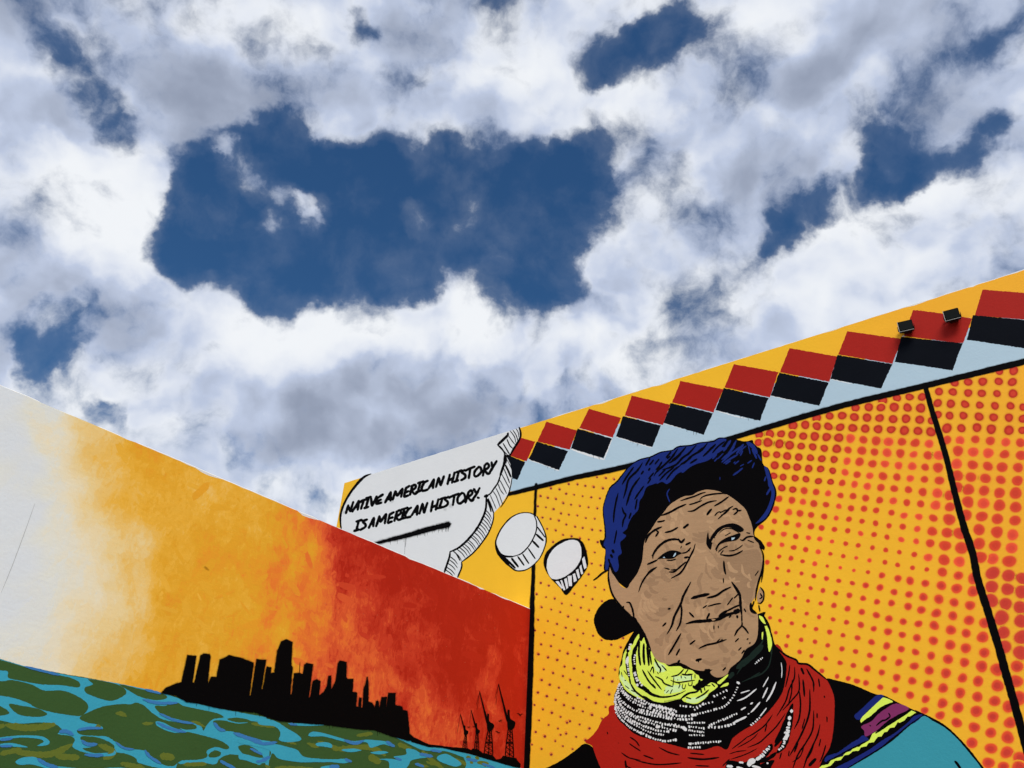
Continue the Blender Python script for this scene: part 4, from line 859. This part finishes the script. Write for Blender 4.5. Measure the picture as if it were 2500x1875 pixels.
fl.strokes("""w10 503,302 530,230 570,170 647,108; w15 722,628 760,560 780,490 830,390 850,330 908,222; w12 830,390 836,450 825,540 793,602; w10 763,548 782,498; w20 908,352 960,336 1052,316; w14 1028,347 1100,330 1160,290 1218,262; w12 1160,60 1165,110 1172,162; w18 1220,222 1260,280 1285,330 1290,400 1300,482; w21 868,547 930,531 1000,526 1060,520 1120,510 1180,480 1240,462 1285,448; w30 1235,462 1285,440; w18 1120,492 1150,470 1192,443; w13 1028,512 1052,463; w11 893,458 932,497; w9 1038,412 1100,395 1142,389; w9 998,427 1032,404; w9 1188,402 1232,343; w12 1178,452 1250,415 1292,400; w9 1238,352 1282,308; w12 1300,528 1300,560 1265,600 1243,642; w12 1300,560 1330,590 1352,622; w9 1300,478 1300,532; w9 1318,428 1332,457; w13 733,787 780,710 832,618; w11 793,792 822,738; w11 688,567 717,538; w12 728,433 752,428; w12 968,737 1030,710 1100,695 1182,667; w11 898,707 942,673; w7 1103,692 1132,663; w7 1130,685 1152,665; w9 1248,687 1277,658; w10 1338,669 1352,659; w11 1358,702 1367,688; w9 1273,752 1297,728; w9 1298,777 1322,748; w16 943,831 992,817; w10 963,832 970,846; w10 1153,907 1178,883; w7 1085,560 1085,592; w7 1118,560 1120,582; w12 408,382 435,385 455,430 470,500; w12 470,500 510,560 555,640 600,760; w12 278,108 270,180 285,270 310,335 350,390 390,435 445,482; w13 1470,15 1460,120 1430,220 1412,300 1405,370; w10 1440,262 1468,300 1468,355 1445,388 1420,385; w9 1440,310 1456,340 1435,355; w20 1370,385 1375,440 1415,467; w9 1430,400 1440,452; w10 1395,370 1380,420; w12 735,872 800,852 850,862; w14 800,860 822,825; w24 1060,905 1010,912; w10 380,425 392,410; w10 1200,500 1220,480; w14 1262,480 1268,505""", 'B', taper=.2)
fl.build_each('face_line', 'black', portrait)
ew = R(13)
for s in ('A 1076,1368 1097,1330 1110,1324 1108,1345 1092,1366', 'A 965,1376 985,1369 992,1386', 'A 1708,1165 1748,1160 1736,1178 1712,1192'):
    ew = R(13).poly(s, smooth=False, amp=.1); ew.build('eye_highlight', 'paleblue', portrait)
R(13).poly('A 1493,1212 1520,1165 1532,1178 1512,1222', amp=.1).build('eyelid', 'tan', portrait)
R(13).poly('B 1065,512 1090,510 1098,516 1075,524', amp=.1).build('mouth_glint', 'tan', portrait)

# ================================================================== LOW WALL
CT = """E 250,190,.05 292,200,.46 262,270,.12 285,280,.25 322,262,.5 352,350,.5 308,350,.24 385,450,.49 348,475,.28 425,560,.5 388,580,.28 462,640,.5 415,650,.28 250,400,.12 230,520,.08 260,600,.12 220,900,.1 470,720,.4 0,100,0 0,600,0 0,1000,.02 0,1150,.14 150,400,0 228,190,.04 150,600,.0 100,800,.0 150,1000,.1 200,1200,.2 100,1200,.15 60,300,0 220,420,.06 215,760,.08
270,300,.2 300,450,.25 280,700,.17 300,850,.18 250,1000,.2 330,1150,.28 400,1200,.42 310,220,.5 345,300,.5 370,380,.47 340,430,.3 350,600,.25 420,700,.26 400,850,.28 450,950,.33 450,1100,.38 500,1200,.44 440,560,.5
450,400,.52 550,330,.6 640,350,.6 480,560,.52 560,750,.41 560,950,.38 600,1150,.42 640,1200,.6 700,450,.55 650,600,.56 700,800,.56 730,950,.58 700,1150,.6 600,1280,.62 850,550,.57 850,800,.6 870,950,.58 850,1100,.57 850,450,.56
1000,600,.6 1000,800,.63 1000,1000,.62 1050,1150,.65 1150,650,.62 1150,850,.67 1150,1000,.69 1200,1150,.73 1100,560,.58 1230,620,.66 1300,750,.69 1280,900,.73 1300,1050,.77 1350,1200,.8 1330,640,.8 1380,680,.94 1450,800,.93 1450,1000,.86 1450,1150,.83
F 900,50,.78 1000,200,.79 1100,100,.82 1250,50,.95 1200,300,.82 1400,200,.93 1350,400,.85 1500,300,.95 1500,500,.87 1550,650,.84 1700,700,.86 1700,400,.96 1800,300,1 1900,600,.97 2100,500,1 2000,100,1 2150,800,1 700,100,.68 500,120,.63 300,150,.6 100,300,.6
C 500,1200,1.0 1000,1500,1.0 300,1100,.98 130,1010,.95 1500,1600,1.0 S -300,1200,0 -300,700,0 -600,1500,0 -300,1620,.1"""
def sunset():
    cp = [(LW.at(x, y), v * CROP_t) for (x, y, v), CROP_t in ((p, 1) for p in ctpts())]
    x0, x1 = LX0 + 0.003, -0.001
    nx, nz = int((x1 - x0) / 0.05), 60
    V, F, T = [], [], []
    for i in range(nx + 1):
        x = x0 + (x1 - x0) * i / nx
        chip = max(0, noise.noise((x * 3.7, 2, 9)) - 0.22) * 0.05 + max(0, noise.noise((x * 15, 9, 9)) - 0.22) * 0.04
        top = LOW_H - 0.007 - chip*.8 + noise.noise((x * 13, 4, 8)) * .003
        for j in range(nz + 1):
            z = top * j / nz; V.append((x, -0.0002, z))
            sw = sv = 0.0
            for (a, b), v in cp:
                d2 = (a - x) ** 2 + (b - z) ** 2 + 0.004
                w = 1 / d2 ** 2; sw += w; sv += w * v
            T.append(min(1.0, max(0.0, sv / sw)))
    for i in range(nx):
        for j in range(nz):
            a = i * (nz + 1) + j; F.append((a, a + nz + 1, a + nz + 2, a + 1))
    o = link('sunset_coat', V, F, M['sunset'], low)
    at = o.data.attributes.new('t', 'FLOAT', 'POINT'); at.data.foreach_set('value', T)
def ctpts():
    out, crop = [], None
    for t in CT.split():
        if t in CROP: crop = t; continue
        x, y, v = map(float, t.split(',')); ox, oy, k = CROP[crop]; out.append((ox + x / k, oy + y / k, v))
    return out
sunset()
STOPS = [(a, lin(*c)) for a, c in SUNSET]
def ramp_col(t):
    for (a, c), (b, d) in zip(STOPS, STOPS[1:]):
        if t <= b:
            f = max(0, (t - a) / (b - a)); return tuple((p + (q - p) * f) / w for p, q, w in zip(c, d, LIT_L))
    return tuple(q / w for q, w in zip(STOPS[-1][1], LIT_L))
def dabs():
    cp = [(LW.at(x, y), v) for x, y, v in ctpts()]
    V, F, C = [], [], []; rn = random.Random(11); z = 0.00028
    def field(s_, h_):
        sw = sv = 0
        for (a, b), v in cp:
            w = 1 / ((a - s_) ** 2 + (b - h_) ** 2 + .004) ** 2; sw += w; sv += w * v
        return sv / sw
    n = 0
    for k in range(520):
        px, py = rn.uniform(60, 1290), rn.uniform(960, 1850)
        if py < 936 + .424 * px + 8 or py > 1600 + .215 * px: continue
        s_, h_ = LW.at(px, py); t = field(s_, h_)
        if t < .5: continue
        amp = .022
        if t > .93: amp = .014
        tj = t + rn.gauss(0, amp)
        if t < .3 and rn.random() < .25: tj = t * rn.uniform(.3, .9)
        col_ = ramp_col(min(1.0, max(0, tj))); a = 1
        ang = rn.gauss(1.1, .7); sz = rn.random() ** 2; ln, w = 6 + 46 * sz, rn.uniform(3, 6) + 17 * sz * rn.random()
        dx, dy = math.cos(ang), math.sin(ang); i0 = len(V); m = 12; z += 2e-7
        base_ = ramp_col(min(1.0, max(0, t)))
        for ring, al in ((0, a), (1, a)):
            for i in range(m):
                th = 2 * math.pi * i / m; cx, cy = math.cos(th), math.sin(th)
                sq = 1 / max(abs(cx), abs(cy)) ** .7
                r = 1 + .25 * noise.noise((cx * 1.3 + k, cy * 1.3, 5)) + ring * (.10 if rn.random() < .5 else .3)
                u, v = cx * sq * ln / 2 * r, cy * sq * w / 2 * r
                s2, h2 = LW.at(px + u * dx - v * dy, py + u * dy + v * dx)
                V.append((min(s2, -.002), -z, min(h2, LOW_H - .012))); C.append((*(col_ if not ring else tuple((p + q) / 2 for p, q in zip(col_, base_))), al))
        F.append(tuple(range(i0, i0 + m))[::-1])
        for i in range(m):
            j = (i + 1) % m; F.append((i0 + j, i0 + i, i0 + m + i, i0 + m + j))
    o = link('brush_dabs', V, F, M['dabs'], low, C); o['kind'] = 'stuff'
dabs()
cr_ = Lw(1.9); cr_.stroke('E 145,560,2.5 95,700,3 50,820,3 5,930,2.5', amp=.4); cr_.build('plaster_crack', 'crackgrey', low)
# water
wt = Lw(2.0)
wt.poly('S -900,1370 -400,1505 E 0,1205 100,1235 250,1265 370,1285 500,1310 660,1343 F 200,500 480,550 700,603 900,627 1100,650 1280,668 1380,705 1480,742 1600,775 1750,800 1900,835 2040,880 2150,905 S 1278,1880 1256,2700 900,2900 -900,2900', smooth=False, amp=1.2)
water = wt.build('painted_water', 'watergreen', low)
tb_ = Lw(2.5)
tb_.poly('S -900,1372 -400,1508 T -80,5 0,28 120,62 250,92 380,115 560,143 700,172 800,196 900,230 1000,255 1100,275 1290,310 1310,420 1290,700 1200,900 -800,900 S -900,2050', smooth=False, amp=.8)
tb_.build('teal_water', 'waterteal', water)
gl = Lw(3.0)
for q in """-500,-95 -300,-50 -60,14 0,31 120,65 250,98 340,118 383,140 380,165 300,155 200,150 110,135 40,118 38,90 0,82 -60,70 -300,10 -500,-40
0,135 60,130 150,150 215,180 300,180 370,205 420,240 425,270 395,302 340,300 250,285 170,262 135,240 60,215 0,205 -120,185 -400,110 -400,60 -120,115
45,245 110,255 190,270 228,295 190,308 110,302 65,280
-300,180 -60,240 0,255 44,285 20,300 -60,300 -300,250
430,125 560,148 610,180 600,205 540,230 470,215 415,190 412,165 450,150
580,150 700,178 780,193 810,215 760,227 690,215 640,190
385,312 440,280 510,255 600,245 630,248 660,238 700,255 740,290 790,320 860,335 940,345 950,365 900,370 870,362 900,378 960,392 1060,420 1108,450 1100,465 1040,455 1000,475 1005,500 960,515 880,520 840,545 790,540 740,510 710,475 650,465 600,460 560,430 520,405 470,400 395,395 372,375 400,362 495,367 480,347 420,335
750,255 800,255 820,243 860,240 890,255 960,270 1050,290 1083,310 1030,320 1000,350 985,375 970,350 900,330 810,305 770,285
-500,250 -80,325 0,325 80,340 190,335 260,340 300,370 280,390 340,400 362,420 350,450 380,470 420,482 500,492 560,480 620,490 660,510 670,530 740,550 800,565 830,620 820,900 -700,900 -700,300
395,402 470,407 530,430 555,455 530,480 450,482 400,462 440,455 470,440 400,425
1062,512 1110,490 1180,500 1250,540 1290,556 1310,900 800,900 850,565 880,537 960,527 1040,537
1155,450 1200,445 1260,480 1275,515 1220,510 1170,480
1010,490 1040,470 1070,480 1060,500 1020,505
1100,318 1160,312 1220,330 1150,335""".split(chr(10)):
    gl.poly('T ' + q, amp=1.0)
gl.poly('T 1032,330 1080,325 1150,340 1200,335 U 0,118 60,125 110,140 152,170 150,200 130,212 70,205 10,188 T 1200,410 1130,380 1060,370', amp=.8)
gl.build_each('green_island', 'watergreen', water)
ol = Lw(4.0)
ol.strokes('w28 20,1480 120,1492 230,1478; w26 60,1592 200,1602 300,1560; w26 410,1562 470,1592 430,1622; w20 500,1640 600,1658; w22 0,1600 90,1580; w26 230,1610 330,1615; w20 -60,1500 20,1480; w26 100,1690 300,1680; w24 -100,1650 -20,1640', 'E', taper=.2, amp=2.0)
ol.strokes('w42 25,830 110,842; w22 950,745 1100,800; w32 1040,795 1250,780 1350,830; w22 1180,712 1275,698; w22 160,882 300,878; w26 1420,760 1500,790; w22 1600,870 1660,880; w40 1250,830 1320,870; w24 1740,850 1830,880; w24 700,900 900,905; w20 560,640 700,660; w24 1560,800 1640,870 1690,905', 'F', taper=.2, amp=2.0)
rw = random.Random(3)
for k_i in range(16):
    x, y = rw.uniform(0, 1180), 0
    y = 1640 + .2 * x + rw.uniform(14, 1) * rw.uniform(1, 16)
    a = .2 + rw.uniform(-.25, .25); l = rw.uniform(12, 38)
    ol.stroke([(x, y, rw.uniform(4, 9)), (x + l * .5, y + l * .5 * a + rw.uniform(-3, 3), rw.uniform(6, 13)), (x + l, y + l * a, 4)], taper=.3, amp=1.6)
ol.build_each('olive_ripple', 'olive', water)
vt = Lw(5.5)
for q in """0,408 100,398 200,402 240,428 225,445 180,448 210,430 190,415 100,408 0,420
0,440 60,435 135,455 60,452 0,450
75,525 110,505 170,503 210,528 270,545 380,560 280,570 160,540 95,540
410,490 470,490 540,485 555,470 560,478 550,495 480,500 420,498
755,330 790,335 840,360 905,380 850,385 800,372 760,350
-200,470 -100,462 -30,480 -110,490
200,600 300,590 420,610 330,625
500,560 600,555 700,580 620,590""".split(chr(10)):
    vt.poly('T ' + q, amp=.8)
for q in """60,105 130,120 180,150 230,180 248,205 200,215 150,207 155,175 130,145 60,135
-30,195 60,215 140,225 180,235 230,250 260,280 330,290 400,292 440,290 475,300 440,310 380,305 300,305 240,305 150,290 120,265 100,300 50,312 0,297 -30,290 -30,265 0,270 60,285 105,280 110,255 70,240 0,225 -30,220
282,180 300,168 350,175 420,195 480,210 530,205 570,205 640,215 668,238 620,225 590,232 560,240 540,215 490,222 430,210 350,190 290,190
315,220 360,215 385,225 385,240 350,235 320,232
190,130 250,130 290,125 350,138 290,142 220,140
660,185 720,192 780,212 830,232 900,235 980,262 1060,282 1150,308 1250,336 1240,347 1100,322 1000,292 900,257 800,252 720,217
665,280 720,270 720,245 760,250 800,275 840,280 770,290 740,300 730,320 700,345 650,345 640,302 600,292 650,290 700,298 680,290
860,280 900,268 950,295 968,315 940,325 890,310 862,295
980,276 1040,287 1100,308 1200,340 1180,360 1000,360 990,310
335,330 380,320 420,335 380,350
560,262 610,255 640,262 600,270
430,250 480,244 520,252 470,260""".split(chr(10)):
    vt.poly('U ' + q, amp=.7)
vt.build_each('teal_ripple', 'waterteal', water)
gi = Lw(8.0)
gi.poly('O 400,1470 430,1445 480,1460 490,1485 450,1495 410,1485', amp=.5); gi.poly('O 555,1470 600,1455 635,1490 620,1515 570,1500', amp=.5); gi.poly('O 590,1565 640,1535 760,1550 800,1580 780,1620 730,1635 680,1605 610,1585', amp=.5); gi.poly('O 465,1550 500,1540 530,1560 525,1585 480,1580', amp=.4)
gi.build_each('green_islet', 'olive', water)
bu = Lw(8.6)
bu.strokes('w18 285,380 320,378 355,395; w16 395,420 420,440 470,440; w16 410,490 460,495 500,492; w14 375,372 430,362 495,364; w18 180,510 230,540 280,552; w14 700,468 725,500 780,535; w14 690,222 760,240 860,240; w12 120,64 200,84 290,106; w14 760,335 800,355 850,372 900,382; w12 770,290 850,325 940,340; w16 1035,335 1060,365 1090,375; w18 1130,385 1200,410 1270,430; w16 1065,520 1110,545 1140,560; w14 0,420 60,412; w12 0,450 60,448; w12 700,175 780,195; w12 1240,525 1280,520; w10 560,430 600,458 650,465; w12 1210,460 1270,490', 'T', taper=.2, amp=1.0)
bu.strokes('w14 440,205 490,220 530,208; w14 630,212 668,236; w14 780,268 840,280; w12 445,292 475,303; w16 70,300 108,280; w14 20,205 80,222 140,215; w16 375,325 420,325; w10 670,285 700,296; w12 760,312 800,325; w12 990,290 1040,300; w12 830,250 880,258; w10 1060,312 1120,330; w10 195,133 230,137', 'U', taper=.2, amp=1.0)
bu.build_each('blue_ripple', 'waterblue', water)
# skyline
sk = Lw(11.0)
sk.poly('F 28,462 60,430 120,405 150,395 185,238 238,243 215,400 225,400 262,238 280,230 315,232 321,247 305,405 325,365 355,368 375,265 410,250 430,238 500,255 575,283 550,477 557,474 590,262 647,268 620,440 627,437 650,305 678,312 676,345 695,340 712,215 735,160 765,145 802,162 795,300 803,310 790,470 797,468 810,345 845,342 862,350 870,295 885,285 923,292 898,490 906,482 920,390 945,380 967,392 958,475 985,455 1003,420 1012,362 1030,358 1028,440 1035,430 1055,390 1068,290 1080,270 1120,280 1118,370 1125,378 1160,378 1155,455 1182,458 1175,540 1187,542 1193,487 1208,490 1205,548 1213,546 1218,440 1232,400 1238,366 1244,366 1250,440 1247,510 1270,520 1285,545 1292,508 1300,505 1308,512 1312,547 1325,485 1356,485 1350,552 1365,460 1407,462 1405,532 1445,540 1450,560 1478,568 1490,700 1530,735 1480,742 1380,714 1280,678 1200,675 1100,662 1000,648 900,642 800,632 730,627 650,602 590,577 480,567 350,547 250,522 180,514 120,478 60,467', smooth=False, amp=1.0, skirt=4.0, a0=.40)
sk.stroke('F 846,278,3 843,345,4', amp=.1)
for i in range(26):
    t = random.random(); x = 180 + 1150 * t; y = 512 + (x - 180) * .158
    sk.stroke(f'F {x:.0f},{y - 8:.0f},3 {x - 1:.0f},{y + random.uniform(8, 40):.0f},1.5', amp=.05)
sk.build('skyline', 'black', low)
sh = Lw(14.0)
sh.poly('F 1470,705 1530,728 1600,762 1690,772 O 0,1280 180,1300 330,1310 440,1320 490,1350 520,1320 620,1345 690,1400 720,1400 860,1440 890,1470 920,1510 1000,1500 1040,1445 1230,1480 1270,1490 1290,1530 1345,1590 1340,1658 1270,1650 1080,1600 900,1545 650,1470 450,1410 200,1360 0,1312 F 1600,778 1500,748', smooth=False, amp=.6)
sh.build('shoreline', 'black', low)
def crane(tip, hook, joint, body, mast, base, w):
    c = Lw(14.6)
    k = 7.059
    f = lambda *p: [(1080 + a / k, 1640 + b / k, t / k) for a, b, t in p]
    c.stroke(f((tip[0], tip[1], 12 * w), (joint[0], joint[1], 34 * w)), taper=.8, amp=.4)
    for h in hook: c.stroke(f((tip[0], tip[1] + 8, 4), (h[0], h[1], 5)), amp=.2)
    c.poly('O ' + body, amp=.5)
    (ax, ay), (bx, by) = mast; (cx, cy), (dx, dy) = base
    mx, my = ax + (cx - ax) * .62, ay + (cy - ay) * .5
    nx, ny = bx + (dx - bx) * .62, by + (dy - by) * .5
    c.stroke(f((ax, ay, 14 * w), (mx, my, 14 * w), (cx, cy, 15 * w)), taper=.9)
    c.stroke(f((bx, by, 14 * w), (nx, ny, 14 * w), (dx, dy, 15 * w)), taper=.9)
    c.stroke(f(((ax + bx) / 2 + 4, ay, 12 * w), ((cx + dx) / 2, cy, 14 * w)), taper=.9)
    for i in range(6):
        t, u = i / 6, (i + 1) / 6
        lp = lambda p, q, s: (p[0] + (q[0] - p[0]) * s, p[1] + (q[1] - p[1]) * s)
        def side(a_, m_, c_, s): return lp(a_, m_, s * 2) if s < .5 else lp(m_, c_, s * 2 - 1)
        p, q = side((ax, ay), (mx, my), (cx, cy), t), side((bx, by), (nx, ny), (dx, dy), u)
        c.stroke(f((p[0], p[1], 8 * w), (q[0], q[1], 8 * w)), taper=.9)
        p2, q2 = side((ax, ay), (mx, my), (cx, cy), u), side((bx, by), (nx, ny), (dx, dy), t)
        c.stroke(f((p2[0], p2[1], 6 * w), (q2[0], q2[1], 6 * w)), taper=.9)
        if i == 3: c.stroke(f((p[0], p[1], 16 * w), (side((bx, by), (nx, ny), (dx, dy), t)[0], side((bx, by), (nx, ny), (dx, dy), t)[1], 16 * w)), taper=.9)
    c.build('crane', 'black', low)
crane((305, 725), [(250, 1050)], (378, 1010), '370,920 392,930 400,1000 440,1020 436,1065 410,1098 370,1082 365,1010', ((385, 1095), (412, 1095)), ((342, 1330), (420, 1330)), .75)
crane((490, 655), [(466, 885)], (572, 960), '568,885 592,885 600,980 642,1010 638,1045 605,1075 570,1070 565,1000', ((572, 1070), (612, 1070)), ((545, 1350), (625, 1350)), .85)
crane((637, 340), [(580, 570), (594, 650)], (772, 880), '770,715 800,730 805,850 875,900 885,945 850,1010 780,1010 762,930', ((780, 1010), (840, 1010)), ((715, 1420), (865, 1430)), 1.15)
crane((962, 210), [(900, 465), (914, 578)], (1120, 850), '1120,650 1152,655 1165,800 1245,860 1250,910 1215,985 1130,985 1115,900', ((1130, 985), (1195, 985)), ((1080, 1450), (1225, 1470)), 1.2)
for s in ('1280,718 1310,722 1340,745 1365,725 1388,735', '1320,735 1345,765', '960,845 990,850 1005,832 1028,836', '1000,850 1018,862', '905,1022 940,1030 960,1048 995,1045', '425,950 455,955 475,945', '520,940 545,948 562,942'):
    b = Lw(14.6); b.stroke('O ' + s, 'O', 12, amp=.3); b.build('bird', 'black', low)
# chips and flecks on the sunset
fk = Lw(1.9)
for i in range(90):
    x, y = random.uniform(520, 1230), random.uniform(1250, 1800)
    if y < 936 + .424 * x + 18 or y > 1640 + .19 * x - 60: continue
    a = random.uniform(-1.2, 1.2); l = random.uniform(.6, 2.4)
    fk.stroke([(x, y, random.uniform(.5, 1.2)), (x + math.cos(a) * l, y + math.sin(a) * l, .5)], amp=.2)
fk.build('paint_flecks', 'tan', low, kind='stuff')

# ================================================================== FLOODLIGHTS
def metal(name, c, rough_, met=0.0):
    m = bpy.data.materials.new(name); m.use_nodes = True; N = m.node_tree.nodes; L = m.node_tree.links
    p = N['Principled BSDF']; p.inputs['Roughness'].default_value = rough_; p.inputs['Specular IOR Level'].default_value = .12; p.inputs['Metallic'].default_value = met
    n = N.new('ShaderNodeTexNoise'); n.inputs['Scale'].default_value = 60; n.inputs['Detail'].default_value = 5
    cr = N.new('ShaderNodeValToRGB'); cr.color_ramp.elements[0].color = (*[v * .75 for v in c], 1); cr.color_ramp.elements[1].color = (*[v * 1.2 for v in c], 1)
    tc = N.new('ShaderNodeTexCoord'); L.new(tc.outputs['Object'], n.inputs['Vector']); L.new(n.outputs[0], cr.inputs[0]); L.new(cr.outputs[0], p.inputs['Base Color'])
    return m
M['housing'] = metal('lamp_housing_metal', (.006, .0065, .006), .8); M['rim'] = metal('lamp_rim_metal', (.55, .55, .5), .4, .2); M['glass'] = metal('lamp_glass', (.006, .008, .007), .55); M['steel'] = metal('lamp_bracket_steel', (.03, .03, .03), .6, .3)
M['fin'] = metal('lamp_base_metal', (.06, .012, .010), .6)
def box(bm, x0, x1, y0, y1, z0, z1, bev=.003):
    r = bmesh.ops.create_cube(bm, size=1); vs = r['verts']
    for v in vs: v.co = Vector((x0 + (v.co.x + .5) * (x1 - x0), y0 + (v.co.y + .5) * (y1 - y0), z0 + (v.co.z + .5) * (z1 - z0)))
    if bev: bmesh.ops.bevel(bm, geom=list({e for v in vs for e in v.link_edges}), offset=bev, segments=2, affect='EDGES')
def floodlight(px, py, label, yaw):
    s, h = RW.at(px, py)
    root = bpy.data.objects.new('floodlight', None); col.objects.link(root)
    root.location = CORNER + RW.X * s + Vector((0, 0, h)); root.rotation_euler = (0, 0, math.atan2(RW.X.y, RW.X.x)); root.empty_display_size = .1
    root['label'] = label; root['category'] = 'floodlight'; root['group'] = 'floodlights on the painted wall'
    Rm = Matrix.Translation((0, -0.072, 0)) @ Matrix.Rotation(yaw, 4, 'Z') @ Matrix.Rotation(math.radians(14), 4, 'X')
    def part(name, mat, boxes, rot=True, par=root):
        bm = bmesh.new()
        for b in boxes: box(bm, *b)
        if rot: bm.transform(Rm)
        me = bpy.data.meshes.new(name); bm.to_mesh(me); bm.free(); me.materials.append(M[mat])
        o = bpy.data.objects.new(name, me); col.objects.link(o); o.parent = par; return o
    w, hh = .052, .042
    hs_ = part('housing', 'housing', [(-w, w, -.018, .022, -hh, hh)])
    part('glass', 'glass', [(-w + .007, w - .007, -.0235, -.0182, -hh + .007, hh - .007, .0015)])
    part('rim', 'rim', [(-w - .002, -w + .002, -.0225, .015, -hh, hh, .001), (-w, w, -.0225, -.019, -hh - .002, -hh + .002, .001)])
    for i in range(6):
        part('cooling_fin', 'fin', [(-w + .012 + i * .015, -w + .016 + i * .015, .0222, .040, -hh + .008, hh - .008, .001)])
    part('bracket', 'steel', [(-w - .008, -w - .0045, -.006, .060, -.008, .008, .001), (w + .0045, w + .008, -.006, .060, -.008, .008, .001), (-w - .008, w + .008, .060, .064, -.012, .012, .001)])
    part('wall_plate', 'fin', [(-.03, .03, -.035, -.0035, -.028, .028, .003)], rot=False)
floodlight(2217, 808, 'small black floodlight at the left corner of a red square, lower of the pair', math.radians(8))
floodlight(2329, 781, 'small black floodlight over the upper edge of a red square, nearer the right frame edge', math.radians(4))
